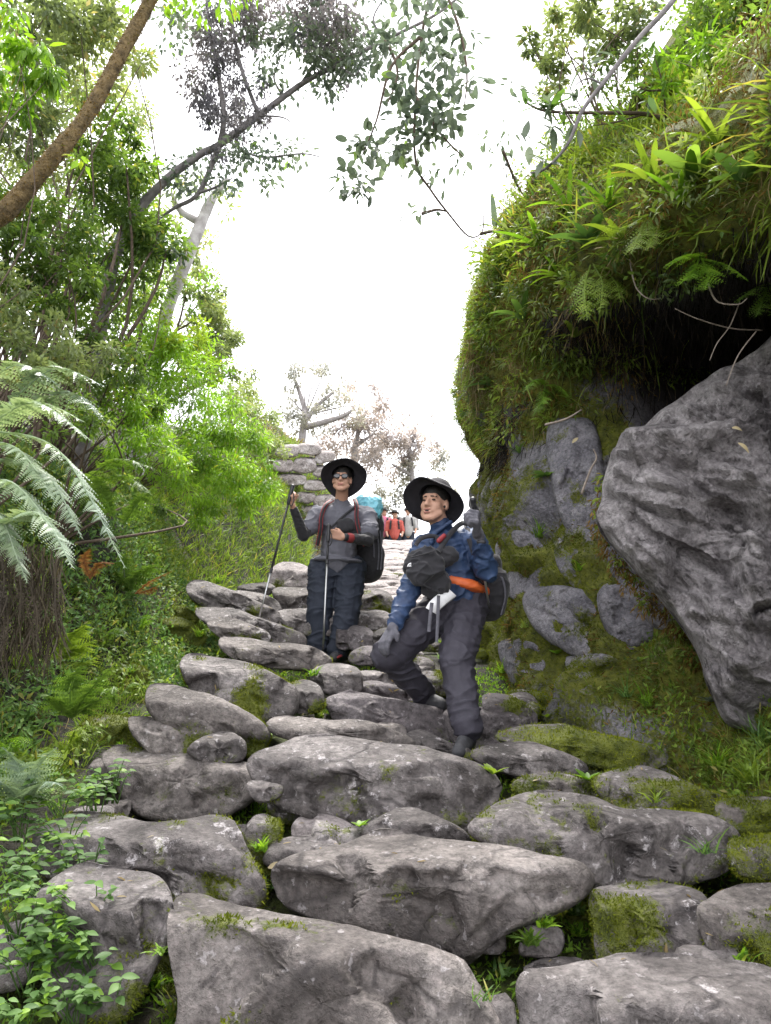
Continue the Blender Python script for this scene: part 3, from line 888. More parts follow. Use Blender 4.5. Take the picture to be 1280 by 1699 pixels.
from mathutils.bvhtree import BVHTree
_bv, _bt, _bn = [GV, WV], [q2t(GQ), WT], 0
for V, T, _m in SURF:
    _bv.append(V); _bt.append(T)
_off = np.cumsum([0] + [len(v) for v in _bv[:-1]])
BVH = BVHTree.FromPolygons(np.concatenate(_bv).tolist(), np.concatenate([t + o for t, o in zip(_bt, _off)]).tolist())
def hit_y(px, py, default):
    """distance Y of the ground or rock behind pixel (px, py)"""
    d = at(px, py, 1.0) - CAM
    h = BVH.ray_cast(Vector(CAM), Vector(d).normalized())
    return h[0].y if h[0] is not None and h[0].y < 24 else default
def on(px, py, default=6.0, out=.05):
    Y = hit_y(px, py, default)
    return at(px, py, Y - out)

# ================================================================ vegetation
def in_ellipsoid(n, shell=0.55):
    d = unit(rng.normal(size=(n, 3)))
    r = shell + (1 - shell) * rng.random(n) if shell < 1 else np.ones(n)
    r = np.where(rng.random(n) < .3, rng.random(n) ** (1 / 3), r)
    return d * r[:, None]

KD = 1.8
def foliage(mb, C, R, per, L, kind='oval', ratio=.45, droop=0.3, flat=0.9, spread=1.0, tone=None):
    """leaves round clump centres C with clump radius R"""
    n = len(C)
    if n == 0:
        return
    idx = np.repeat(np.arange(n), int(per * KD) if per > 20 else per)
    o = unit(rng.normal(size=(len(idx), 3))) * (rng.random(len(idx)) ** .5)[:, None]
    Rr = np.broadcast_to(R, (n,))[idx]
    P = C[idx] + o * Rr[:, None] * np.array([1, 1, .8])
    D = unit(o * spread + rdir(len(idx)) * .7 + np.array([0, 0, -droop]))
    Nn = rdir(len(idx)) * (1 - flat * .5) + np.array([0, 0, flat])
    ln = L * rng.uniform(.55, 1.25, len(idx))
    tn = rng.random(n)[idx] * .55 + rng.random(len(idx)) * .42 if tone is None else np.clip(tone[idx] + rng.normal(size=len(idx)) * .15, 0, .9)
    tn = np.where(rng.random(len(idx)) < .03, .98, tn)
    leaves(mb, P, D, Nn, ln, ln * ratio, kind, tn)

def blob_clumps(blobs, dens):
    C, R = [], []
    for (px, py, Y, rx, ry, rd) in blobs:
        c = at(px, py, Y)
        m = mpp(py, Y)
        n = max(3, int(dens * rx * ry / 1000))
        C.append(c + in_ellipsoid(n) * np.array([rx * m, rd, ry * m]))
        R.append(np.full(n, min(rx, ry) * m * .38))
    return np.concatenate(C), np.concatenate(R)

def branches_to(mb, base, C, k, r0, r1, sag=0.1):
    base = np.asarray(base, float)
    for c in C[rng.permutation(len(C))[:k]]:
        mid = base * .5 + c * .5 + rng.normal(size=3) * .12 * np.linalg.norm(c - base) * np.array([1, 1, .4])
        mid[2] += sag
        tube(mb, [base, mid, c], [r0, (r0 + r1) * .45, r1], 5, 4)

def foot(x, Y):
    return np.array([x, Y, float(ground_z(np.array([x]), np.array([Y]))[0])])

def shrub(name, label, cat, blobs, dens, per, L, mat, kind='oval', ratio=.45, droop=.3, base=None, stems=10, group=None, stem_r=.015, clump=1.0, wood='twig', flat=.9, Rmin=.06):
    C, R = blob_clumps(blobs, dens)
    R = np.maximum(R * clump, Rmin)
    if base is None:
        b = C.mean(0); base = (b[0], b[1])
    b = foot(*base) if len(base) == 2 else np.asarray(base, float)
    t = thing(name, b, label, cat, group)
    ms = MB()
    branches_to(ms, b, C, stems, stem_r, stem_r * .25)
    put('stem' if name != 'tree' else 'trunk', ms, M[wood], t)
    ml = MB()
    foliage(ml, C, R, per, L, kind, ratio, droop, flat)
    put('crown', ml, M[mat], t, smooth=False)
    return t

# ---- forest on the slope beside the steps
shrub('shrub', 'pale leafy shrub in the top corner behind the leaning mossy trunk', 'shrub',
      [(60,60,5.4,90,80,.5),(130,40,5.6,90,50,.5),(40,170,5.2,70,80,.5),(190,80,6,60,60,.4)], 2.6, 55, .07, 'forest_pale', base=(-3.0, 5.3))
shrub('shrub', 'hanging lime lance leaved shrub beside the leaning mossy trunk', 'shrub',
      [(40,95,3.9,60,40,.2),(90,150,3.9,35,35,.15),(15,50,3.8,40,40,.2),(20,140,3.9,40,40,.2)], 2.5, 26, .085, 'bright', 'lance', .28, 1.2, base=(-2.9, 4.0), stems=6, stem_r=.008)
shrub('tree', 'dense green tree with small leaves between leaning trunk and sky', 'tree',
      [(215,230,6.4,50,70,.5),(225,330,6.4,60,70,.5),(180,300,6.2,60,60,.5),(250,400,6.6,60,50,.5),(200,420,6.4,80,60,.5),(160,220,6.3,50,50,.4)], 3.2, 60, .065, 'forest', base=(-3.0, 6.6), stem_r=.03)
shrub('shrub', 'tangled green shrub below the leaning mossy trunk', 'shrub',
      [(40,430,5.2,80,70,.5),(110,380,5.4,60,60,.4),(30,330,5.0,50,50,.4),(90,480,5.4,80,60,.4)], 3.0, 55, .06, 'forest', base=(-2.9, 5.4))
shrub('shrub', 'grey green shrub with loose twigs over the silver ferns', 'shrub',
      [(60,560,5.0,80,60,.4),(20,500,4.8,50,50,.4),(130,570,5.2,70,60,.4),(40,620,4.7,60,40,.3)], 2.6, 50, .05, 'forest_pale', base=(-2.6, 5.0))
shrub('shrub', 'leafy shrub in the middle of the forest slope before the pale trunk', 'shrub',
      [(190,520,6.8,70,70,.5),(240,470,7.2,50,50,.5),(160,600,6.2,70,60,.4),(210,650,6.4,60,60,.4)], 3.0, 55, .06, 'forest', base=(-2.9, 6.8))
shrub('tree', 'grey green tree at the end of the forest edge against the sky', 'tree',
      [(345,470,12,30,50,.7),(370,540,12,35,60,.7),(385,610,12.5,28,60,.7),(340,580,11.5,50,60,.7),(330,520,11,40,60,.6)], 4.0, 60, .09, 'forest_pale', base=(-4.2, 12), stem_r=.04)
shrub('shrub', 'low pale shrub where the forest edge meets the far wall', 'shrub',
      [(420,690,15.5,35,40,.8),(455,715,16,35,28,.8),(400,670,14.5,30,40,.7),(440,740,15,45,22,.7)], 4.5, 60, .09, 'forest_pale', base=(-3.2, 15.5), stem_r=.02)
shrub('bamboo_bush', 'big bright lime feathery bush arching over the grassy bank', 'bush',
      [(300,640,8.6,70,60,.6),(350,700,8.8,70,60,.6),(390,760,9.0,65,55,.6),(330,780,8.4,70,60,.5),(420,800,9.2,45,50,.5),(280,580,8.6,50,50,.5),(370,840,8.8,70,40,.4)], 5.5, 70, .075, 'bright', 'lance', .2, .5, base=(-2.9, 9.0), stems=22, stem_r=.009)
shrub('bamboo_bush', 'lime green bush between the big feathery bush and the silver ferns', 'bush',
      [(230,700,6.6,60,60,.4),(260,760,6.8,50,50,.4),(190,740,6.2,50,40,.4),(210,690,6.4,40,40,.3)], 4.2, 55, .055, 'bright', 'lance', .24, .5, base=(-2.7, 6.8), stems=14, stem_r=.007)
shrub('shrub', 'yellow flecked shrub in front of the pale lichen trunk', 'shrub',
      [(300,560,9.4,50,40,.5),(340,600,9.6,40,40,.5),(250,560,8.4,50,50,.5)], 3.5, 50, .075, 'lime', base=(-3.3, 9.6), stem_r=.012)
shrub('shrub', 'olive shrub filling the slope under the pale trunk', 'shrub',
      [(180,820,5.6,70,40,.3),(140,700,5.0,60,50,.3),(260,860,6.6,40,30,.3)], 2.5, 50, .045, 'forest', base=(-2.35, 5.6))

shrub('tree', 'airy light green tree filling the slope behind the leaning trunk', 'tree',
      [(-90,200,7.2,110,130,.8),(-100,420,7.0,110,110,.7),(60,260,7.5,110,110,.8),(150,330,8,100,100,.8),(60,120,7.5,100,90,.8),(230,420,9,80,80,.8),(130,480,8,110,90,.8),(40,420,7.5,80,90,.7),(180,180,8,70,90,.7)], 2.4, 60, .06, 'forest_pale', base=(-4.0, 8.2), stems=24, stem_r=.02)
shrub('tree', 'yellow green small leaved tree deep in the forest above the lime bush', 'tree',
      [(240,520,10,80,60,.8),(310,470,11,50,60,.8),(180,620,8.5,90,70,.7),(100,640,7.5,80,60,.6),(320,620,10.5,60,60,.7),(60,540,7.2,70,60,.6)], 3.0, 60, .065, 'bright', base=(-4.2, 9.6), stems=20, stem_r=.02)
shrub('shrub', 'grey green thicket between the lime bush and the far wall', 'shrub',
      [(400,640,13,40,45,.7),(420,700,13.5,45,40,.7),(380,590,12.5,30,50,.6),(450,740,14,40,30,.6),(360,660,11.5,50,50,.6)], 4.5, 60, .075, 'forest_pale', 'lance', .3, base=(-3.4, 13.2), stems=14, stem_r=.015)
# leaning mossy trunk
t1 = thing('tree', foot(-2.9, 4.3), 'mossy brown trunk leaning out of frame at the top corner', 'tree')
mb = MB()
tr = [ORG[t1.name] - [0, 0, .2], at(-70, 430, 4.3), at(15, 345, 4.35), at(85, 265, 4.4), at(150, 183, 4.5), at(203, 85, 4.55), at(250, 0, 4.6), at(300, -110, 4.7), at(340, -260, 4.8)]
TP = tube(mb, tr, [.085, .07, .06, .052, .047, .044, .04, .037, .034], 18, 10, rough=.14, seed=5)
put('trunk', mb, M['bark_moss'], t1)
tv, tt, tq, _ = mb.arrays()
P, N_ = sample_tris(tv, np.vstack([q2t(tq)]), 5200)
mb = MB(); leaves(mb, P, unit(N_ * 1.0 + rdir(len(P)) * .8 + np.array([0, 0, -.4])), rdir(len(P)), rng.uniform(.01, .03, len(P)), .006, 'tri')
put('moss', mb, M['moss_brown'], t1, smooth=False)
mb = MB()
C = np.array([at(px, py, Y) for px, py, Y in [(330,-40,4.7),(240,-60,4.5),(150,-80,4.4),(400,-60,5),(240,270,4.4),(125,262,4.3),(130,265,4.25)]])
foliage(mb, C[:4], .35, 90, .08)
foliage(mb, C[4:], .08, 7, .07, 'oval', .5, 1.0)
put('crown', mb, M['bright'], t1, smooth=False)

# pale lichen trunk
t3 = thing('tree', foot(-3.1, 9.4), 'pale lichen covered trunk standing among the shrubs', 'tree')
mb = MB()
tube(mb, [ORG[t3.name] - [0, 0, .3], at(252, 610, 9.3), at(268, 550, 9.2), at(287, 490, 9.1), at(312, 425, 9.0), at(334, 370, 9.0), at(352, 330, 9.0), at(378, 296, 9.0)], [.14, .1, .085, .082, .08, .07, .06, .03], 14, 8, rough=.2, seed=9)
tube(mb, [at(334, 370, 9), at(300, 350, 9), at(285, 320, 8.9)], [.06, .04, .02], 7, 5, .1)
tube(mb, [at(312, 425, 9), at(280, 420, 8.8), at(250, 440, 8.6)], [.06, .04, .02], 7, 5, .1)
put('trunk', mb, M['bark_pale'], t3)
mb = MB()
C, R = blob_clumps([(360,320,9,40,30,.5),(290,340,8.9,40,30,.4),(255,440,8.6,30,30,.4),(340,420,9.3,16,40,.3)], 4)
foliage(mb, C, .16, 22, .09)
put('crown', mb, M['forest_pale'], t3, smooth=False)

# grey tree whose bough hangs over the steps
t2 = thing('tree', foot(-2.75, 6.9), 'grey bough reaching over the steps with dark hanging foliage', 'tree')
mb = MB()
tube(mb, [ORG[t2.name] - [0, 0, .2], at(165, 560, 6.8), at(200, 400, 6.6), at(262, 312, 6.5), at(330, 258, 6.4), at(365, 240, 6.3), at(432, 190, 6.2), at(500, 140, 6.1), at(560, 107, 6.0), at(640, 66, 5.9), at(730, 20, 5.8), at(800, -40, 5.7)],
     [.07, .06, .05, .04, .034, .034, .03, .026, .021, .016, .012, .008], 10, 8, rough=.16, seed=2)
for pts, r0 in [([(365,240,6.3),(372,190,6.2),(360,110,6.1),(345,20,6.0),(340,-40,6)], .028), ([(430,192,6.2),(400,110,6.1),(385,30,6),(380,-30,6)], .022),
                ([(500,140,6.1),(530,95,6),(560,50,5.9),(580,10,5.9)], .018), ([(365,240,6.3),(330,320,6.5),(290,345,6.6),(255,370,6.7)], .03),
                ([(330,320,6.5),(355,312,6.4),(385,296,6.3)], .016), ([(470,160,6.15),(455,130,6.1),(465,100,6)], .012), ([(560,107,6),(590,125,5.9),(600,100,5.9)], .01),
                ([(380,235,6.3),(430,260,6.2),(500,255,6.1),(530,260,6.1)], .012), ([(640,66,5.9),(620,30,5.9),(650,-20,5.9)], .012), ([(430,192,6.2),(470,195,6.0),(490,210,6)], .01)]:
    tube(mb, [at(*p) for p in pts], [r0, r0 * .7, r0 * .35], 6, 6, rough=.1)
put('trunk', mb, M['bark_grey'], t2)
mb = MB()
C, R = blob_clumps([(380,140,6.2,50,110,.3),(370,60,6.1,50,60,.3),(410,180,6.2,40,60,.25),(375,240,6.3,30,30,.2)], 3.4)
foliage(mb, C, .11, 60, .042, 'oval', .5, 1.4, .4)
C, R = blob_clumps([(500,20,6,120,45,.5),(450,-10,6,140,40,.5),(560,70,6,70,40,.4),(340,120,6.2,30,90,.3)], 3.4)
foliage(mb, C, .15, 60, .048, 'oval', .5, .8)
put('hanging_foliage', mb, M['dusk'], t2, smooth=False)
mb = MB()
C, R = blob_clumps([(330,20,6.1,40,25,.3),(470,60,6.0,50,50,.3),(560,60,6,60,50,.3),(420,262,6.2,60,25,.25),(480,255,6.1,60,18,.25),(620,30,5.9,40,50,.3),(340,270,6.4,40,30,.3),(385,290,6.3,30,20,.2),(260,400,6.6,40,30,.3),(300,300,6.5,20,30,.2),(560,130,6,40,20,.2),(520,90,6,70,40,.3),(610,110,5.9,50,40,.3),(470,120,6.1,40,40,.2),(300,60,6.2,30,60,.3)], 2.8)
foliage(mb, C, .15, 26, .07, 'oval', .5, .6)
put('crown', mb, M['canopy'], t2, smooth=False)

# broad-leaved spray in the middle of the sky
t4 = thing('tree', at(720, -250, 5.4), 'broad leaved sprays hanging from the top centre against white sky', 'tree')
mb = MB()
for pts in ([(720,-250,5.4),(720,-60,5.3),(700,60,5.3),(690,160,5.3),(690,268,5.4),(715,315,5.5),(745,355,5.6),(778,392,5.7),(800,385,5.8),(803,355,5.8)],
            [(720,-60,5.3),(760,40,5.2),(775,120,5.2),(770,180,5.2)], [(700,60,5.3),(650,110,5.3),(625,200,5.4),(600,260,5.5)],
            [(690,160,5.3),(730,220,5.2),(770,262,5.2)], [(798,388,5.8),(830,385,6.0),(868,410,6.3)], [(640,66,5.5),(660,120,5.4),(640,180,5.4)], [(700,355,5.6),(725,348,5.6),(745,352,5.6)],
            [(835,250,5.8),(860,310,6),(885,345,6.2)]):
    tube(mb, [at(*p) for p in pts], [.014, .01, .004], 6, 5, rough=.1)
put('trunk', mb, M['twig'], t4)
mb = MB()
C, R = blob_clumps([(690,30,5.3,60,45,.3),(740,50,5.2,55,50,.3),(690,120,5.3,55,50,.3),(750,130,5.2,45,50,.25),(735,190,5.2,40,40,.2),(650,220,5.4,45,40,.25),(610,250,5.5,40,30,.2),(680,250,5.3,40,25,.2),(700,180,5.3,60,40,.25),(590,310,5.5,35,12,.15),(650,60,5.4,30,30,.2)], 2.1)
foliage(mb, C, .14, 19, .09, 'round', .52, .5)
C, R = blob_clumps([(715,290,5.5,40,10,.1),(775,265,5.2,30,15,.15),(835,260,5.8,25,30,.15),(820,225,5.8,20,25,.1),(700,350,5.6,30,8,.1),(840,180,5.8,20,60,.2)], 2.5)
foliage(mb, C, .1, 5, .085, 'lance', .4, .4)
put('crown', mb, M['canopy'], t4, smooth=False)

# ---- ferns
def frond(C, pl, n=26, detail=8, mat='silver', parent=None, name='frond', side=None, drop=.25):
    """a fern frond along the curve C; pl = longest pinna"""
    P = resample(catmull(C, 8), n)
    T = unit(np.gradient(P, axis=0))
    upv = np.array([0, 0, 1.0]) if side is None else np.asarray(side, float)
    S = unit(np.cross(T, upv) + 1e-6)
    Nn = unit(np.cross(S, T))
    mb = MB()
    tube(mb, P, [.006, .004, .0015], 5, 1)
    s = np.linspace(0, 1, n)
    prof = np.sin(np.pi * np.clip(.12 + s * .88, 0, 1)) ** .75
    for i in range(2, n):
        for sg in (-1, 1):
            l = pl * max(prof[i], .12) * rng.uniform(.88, 1.1)
            d = unit(S[i] * sg + T[i] * .45 - np.array([0, 0, drop]) + rng.normal(size=3) * .13)
            if rng.random() < .07:
                continue
            q = np.linspace(.08, 1, detail)
            B = P[i] + d * (l * q)[:, None] - np.array([0, 0, 1]) * (l * .12 * q ** 2)[:, None]
            w = l * .30 * (1 - q * .8)
            pn = unit(np.cross(d, Nn[i]))
            nn = np.broadcast_to(Nn[i] + rng.normal(size=3) * .25, (detail, 3))
            rv = np.full(detail, rng.random() * .9)
            leaves(mb, B, unit(pn + d * .55), nn, w, w * .55 + .002, 'dia', rv)
            leaves(mb, B, unit(-pn + d * .55), nn, w, w * .55 + .002, 'dia', rv)
    return put(name, mb, M[mat], parent, smooth=False)

def fern(label, fronds, pl, mat, base, group=None, n=24, detail=7, name='fern'):
    t = thing(name, base, label, 'fern', group)
    for c in fronds:
        frond([at(*p) for p in c], pl * rng.uniform(.85, 1.15), n, detail, mat, t)
    return t

fern('silvery tree fern with long drooping fronds at the frame edge', [
    [(-60,745,3.5),(50,668,3.4),(150,730,3.3)], [(-30,900,3.3),(60,850,3.2),(120,940,3.1)], [(-50,700,3.85),(60,668,3.75),(140,700,3.7)], [(-40,715,3.55),(95,745,3.4),(207,940,3.25)], [(-40,760,3.5),(70,780,3.4),(135,890,3.3)],
    [(-50,810,3.4),(20,800,3.3),(95,885,3.25)], [(-50,890,3.4),(5,885,3.3),(45,965,3.25)], [(-50,730,3.5),(30,745,3.4),(90,830,3.3)], [(-60,850,3.3),(-5,850,3.25),(30,930,3.2)]],
    .115, 'silver', foot(-2.15, 3.6), n=36, detail=8)
fern('grey green fern half hidden behind the silvery tree fern', [
    [(10,675,4.3),(90,612,4.2),(172,640,4.1)], [(-40,650,4.3),(30,605,4.2),(100,640,4.1)], [(20,690,4.3),(110,650,4.2),(170,690,4.1)]], .15, 'silver', foot(-2.3, 4.3))
fern('arching fern under the lime bush', [[(140,800,5.2),(195,762,5.1),(258,778,5.0)], [(150,800,5.2),(210,790,5.1),(250,820,5.0)], [(205,870,5.3),(235,828,5.2),(268,800,5.2)], [(190,860,5.2),(170,815,5.1),(160,790,5)]], .12, 'fern', foot(-2.0, 5.3))
fern('yellow green fern standing on the bank above the mossy boulders', [[(100,1095,4.2),(118,1060,4.15),(150,1030,4.1)], [(100,1095,4.2),(130,1075,4.1),(158,1062,4.05)], [(95,1095,4.2),(85,1050,4.15),(60,1020,4.1)], [(100,1098,4.2),(140,1100,4.1),(165,1090,4)]], .1, 'lime', at(100, 1100, 4.2))
fern('feathery fern leaning over the mossy boulder beside the steps', [[(120,1190,3.8),(150,1145,3.7),(192,1100,3.65)], [(120,1190,3.8),(160,1165,3.7),(190,1150,3.65)], [(118,1190,3.8),(118,1140,3.75),(135,1105,3.7)], [(115,1190,3.8),(90,1160,3.7),(70,1150,3.7)]], .1, 'fern', at(120, 1192, 3.8))
fern('pale fern low at the frame edge above the broad leaved herbs', [[(40,1330,3.0),(65,1270,2.95),(95,1240,2.9)], [(40,1330,3.0),(30,1270,2.95),(5,1240,2.9)], [(38,1330,3.0),(70,1300,2.9),(100,1300,2.85)], [(35,1330,3),(5,1300,2.9),(-20,1290,2.9)]], .085, 'silver', at(40, 1332, 3.0))
fern('fine fern on the grassy bank beside the long slabs', [[(215,985,6.2),(190,950,6.1),(165,935,6)], [(215,985,6.2),(235,950,6.1),(262,935,6)], [(210,985,6.2),(205,940,6.1),(210,915,6)]], .12, 'fern', at(214, 988, 6.2))
fern('rust red dying fern on the bank beside the long slabs', [[(225,985,5.8),(250,965,5.75),(285,948,5.7)], [(225,985,5.8),(245,980,5.75),(262,972,5.7)]], .05, 'red', at(225, 988, 5.8))
fern('orange withered fern below the silvery tree fern', [[(150,960,4.4),(165,935,4.35),(190,935,4.3)], [(150,960,4.4),(140,930,4.35),(150,910,4.3)]], .045, 'red', at(150, 962, 4.4))
# small ferns all over the bank
for k, (px, py, where) in enumerate([(60,1010,'under the silvery tree fern tips'),(150,1000,'between the orange and rust red ferns'),(200,1010,'above the upper mossy boulder'),(30,1110,'in front of the dead frond curtain'),(170,1075,'beside the upper mossy boulder'),
    (95,1160,'below the yellow green fern'),(40,1200,'at the frame edge below the dead fronds'),(110,1250,'beside the lower mossy boulder'),(190,1170,'above the lower mossy boulder'),(20,1270,'at the frame edge beside the pale fern'),(260,945,'beside the rust red fern tip'),
    (300,930,'next to the topmost long slab'),(150,930,'directly below the long silver frond'),(230,1050,'behind the upper mossy boulder'),(130,1110,'beside the yellow green fern'),(60,1290,'just above the pale fern'),(180,900,'beneath the arching fern'),(250,900,'on the grass below the lime bush')]):
    b = on(px, py, 5, .02)
    t = thing('fern', b, 'small green fern ' + where, 'fern', 'small ferns on the bank')
    for q in range(int(rng.integers(5, 8))):
        a = rng.uniform(0, 6.28); l = rng.uniform(.14, .26)
        d = np.array([math.cos(a), math.sin(a) - .25, 0])
        frond([b, b + d * l * .5 + [0, 0, l * .55], b + d * l + [0, 0, l * .35]], l * .26, 15, 5, ['fern', 'bright', 'herb', 'lime'][k % 4], t)

# hanging dead fronds under the tree fern
td = thing('dead_fern', at(30, 930, 3.6), 'curtain of dark dead fronds hanging below the silvery tree fern', 'dead fern')
for k in range(9):
    x = rng.uniform(-40, 100); y = rng.uniform(900, 960)
    frond([at(x, y, 3.55), at(x + rng.uniform(-10, 25), y + 70, 3.45), at(x + rng.uniform(-20, 25), y + rng.uniform(110, 170), 3.42)], .06, 18, 4, 'dead', td, drop=.9)
mb = MB()
P = np.array([at(rng.uniform(-60, 105), rng.uniform(900, 1080), rng.uniform(3.45, 3.75)) for _ in range(1100)])
leaves(mb, P, unit(rdir(1100) * .45 + np.array([.05, -.1, -1])), rdir(1100), rng.uniform(.06, .22, 1100), .006, 'blade')
put('dead_leaflets', mb, M['dead'], td, smooth=False)

# bright feathery ferns on the overhang
for lab, fr, mat in [
    ('lime fern hanging from the overhang below the broad strap leaves', [[(1075,360,4.3),(1060,390,4.2),(1048,420,4.1)], [(1080,365,4.3),(1085,385,4.2),(1075,415,4.1)], [(1070,360,4.3),(1030,380,4.2),(1000,372,4.15)]], 'lime'),
    ('bright fern spreading over the dark hollow near the boulder', [[(1165,430,3.9),(1135,425,3.8),(1105,440,3.7)], [(1165,430,3.9),(1175,455,3.75),(1170,480,3.7)], [(1165,430,3.9),(1205,440,3.75),(1240,465,3.7)], [(1160,430,3.9),(1150,450,3.8),(1130,470,3.7)], [(1170,425,3.9),(1210,410,3.8),(1250,420,3.7)]], 'bright'),
    ('yellow green fern clump hanging at the lip of the hollow', [[(985,440,4.6),(1000,470,4.5),(995,520,4.4)], [(985,440,4.6),(1020,465,4.5),(1030,500,4.4)], [(980,440,4.6),(970,480,4.5),(975,530,4.4)], [(985,440,4.6),(1010,445,4.5),(1040,460,4.4)]], 'lime'),
    ('dark green fern at the frame edge beside the boulder top', [[(1275,470,3.6),(1250,480,3.5),(1225,500,3.45)], [(1275,470,3.6),(1265,500,3.5),(1255,525,3.4)], [(1280,470,3.6),(1300,500,3.5),(1310,520,3.4)]], 'fern'),
    ('green fern on the earth pillar under the overhang', [[(905,640,5.3),(890,630,5.2),(870,650,5.1)], [(905,640,5.3),(925,640,5.2),(945,660,5.1)], [(905,640,5.3),(900,665,5.2),(885,690,5.1)]], 'bright')]:
    y0_ = hit_y(fr[0][0][0], fr[0][0][1], fr[0][0][2])
    fr = [[(a[0], a[1], y0_ - .03 - .10 * k) for k, a in enumerate(c)] for c in fr]
    fern(lab, fr, .095, mat, at(*fr[0][0]), n=18, detail=6)

# ---- strap-leaved and broad-leaved plants on the overhang, each leaf a part
def leaf_mesh(name, mat, L, W, bend, n=7, shape='strap', rnd=.5, fold=.12):
    s = np.linspace(0, 1, n)
    if shape == 'strap':
        w = W * np.minimum(1, (s * 5 + .35)) * np.sqrt(np.clip(1 - s ** 2.2, 0, 1))
    else:
        w = W * np.sin(np.pi * np.clip(s ** .85, .02, .99)) + .0015
    y = L * (np.sin(s * bend) / bend if bend else s)
    z = -L * ((1 - np.cos(s * bend)) / bend if bend else s * 0)
    V = []
    for i in range(n):
        V += [(-w[i], y[i], z[i] + fold * w[i]), (0, y[i], z[i] - fold * w[i]), (w[i], y[i], z[i] + fold * w[i])]
    Q = []
    for i in range(n - 1):
        for k in (0, 1):
            Q.append((i * 3 + k, i * 3 + k + 1, i * 3 + k + 4, i * 3 + k + 3))
    return mesh_from(name, np.array(V), np.zeros((0, 3), int), np.array(Q), M[mat], {'rnd': np.full(len(V), rnd)})

def orient(p, d, up):
    d = Vector(d).normalized(); u = Vector(up)
    s = d.cross(u)
    if s.length < 1e-4:
        s = d.orthogonal()
    s.normalize()
    n = s.cross(d)
    m = Matrix.Identity(4)
    for i in range(3):
        m[i][0], m[i][1], m[i][2], m[i][3] = s[i], d[i], n[i], p[i]
    return m

LM = {}
def lm(mat, shape, L, W, bend):
    k = (mat, shape, round(L, 3), round(W, 4), round(bend, 2))
    if k not in LM:
        LM[k] = [leaf_mesh('leaf', mat, L, W, bend * f, 8, shape, r) for f, r in ((.7, .15), (1, .45), (1.3, .8))]
    return LM[k][random.randrange(3)]

def rosette(label, base, n, L, W, mat, shape='strap', bend=.9, up=.9, spread=1.0, name='strap_leaf_plant', cat='plant', group=None, lean=(0, 0, 0)):
    base = np.asarray(base, float)
    t = thing(name, base, label, cat, group)
    for k in range(n):
        a = k * 2.4 + random.uniform(-.4, .4)
        d = np.array([math.cos(a) * spread, math.sin(a) * spread, up * random.uniform(.6, 1.3)]) + np.array(lean)
        s = random.uniform(.65, 1.15)
        me = lm(mat, shape, L, W, bend)
        piece('leaf', me, orient(base, d, (0, 0, 1)) @ Matrix.Diagonal((s, s, s, 1)), t)
    return t

for lab, p, n, L, W, mat, lean in [
    ('strap leaf clump with one long upright leaf on top of the overhang', (945,350,5.2), 7, .40, .017, 'bright', (0, 0, .8)),
    ('strap leaf clump below the crossing twigs on the overhang', (1010,345,5.0), 8, .36, .016, 'bright', (-.2, -.3, .5)),
    ('broad bright strap leaves under the oval leaved twig', (1085,305,4.6), 9, .34, .018, 'lime', (-.3, -.3, .4)),
    ('strap leaves drooping toward the steps at the overhang corner', (895,410,5.8), 8, .38, .016, 'bright', (-.4, -.2, .1)),
    ('glossy green strap rosette sticking out over the earth pillar', (868,530,6.0), 7, .30, .02, 'herb', (-.6, -.3, .1)),
    ('tall blue green blade plant at the sky side of the overhang', (822,380,6.8), 3, .34, .022, 'canopy', (-.2, 0, 1.2)),
    ('wide dark leaved plant in the corner above the bright fern', (1235,300,4.0), 6, .26, .035, 'herb', (-.2, -.4, .2)),
    ('lime strap leaf plant at the top frame edge', (1190,240,4.3), 9, .34, .014, 'lime', (-.2, -.2, .5)),
    ('narrow leaved plant beside the hanging brown moss', (1130,335,4.4), 8, .3, .013, 'bright', (-.2, -.3, .3)),
    ('olive strap clump where the bank meets the sky above the spiky rosettes', (835,440,6.6), 9, .34, .016, 'over', (-.6, -.2, .4)),
    ('pale strap clump just below the tall blue green blade', (850,405,6.4), 8, .3, .018, 'forest_pale', (-.5, -.2, .5)),
    ('broad leaved green clump in the middle of the overhang face', (980,405,5.0), 8, .26, .028, 'herb', (-.4, -.4, .2)),
    ('yellowing strap clump beside the lime fern', (1030,400,4.8), 8, .3, .016, 'lime', (-.4, -.4, .1)),
    ('drooping olive strap clump at the lip of the hollow', (955,560,5.3), 9, .26, .015, 'over', (-.4, -.5, -.2)),
    ('broad green leaves low on the sky edge of the bank', (815,640,7.2), 8, .26, .022, 'herb', (-.6, -.3, .1)),
    ('dark broad leaved clump above the hollow near the frame edge', (1150,300,4.3), 8, .28, .03, 'forest', (-.3, -.4, .2)),
    ('slender strap plant between the earth pillar and the hollow', (930,460,5.4), 8, .28, .012, 'bright', (-.5, -.2, 0))]:
    rosette(lab, on(p[0], p[1], p[2], .06), n, L * .95, W * 1.25, mat, lean=lean)
# spiky tufts on the wall's sky edge
for lab, p, n, L in [('spiky grey green rosette jutting from the wall edge into the sky', (782,610,7.6), 26, .33), ('smaller spiky rosette hanging lower on the wall edge', (778,655,7.6), 16, .24), ('spiky tuft near the top of the wall edge', (812,480,7.4), 14, .26)]:
    rosette(lab, at(*p), n, L, .007, 'canopy', bend=1.5, up=.3, lean=(-.6, -.3, .05), name='spiky_rosette')
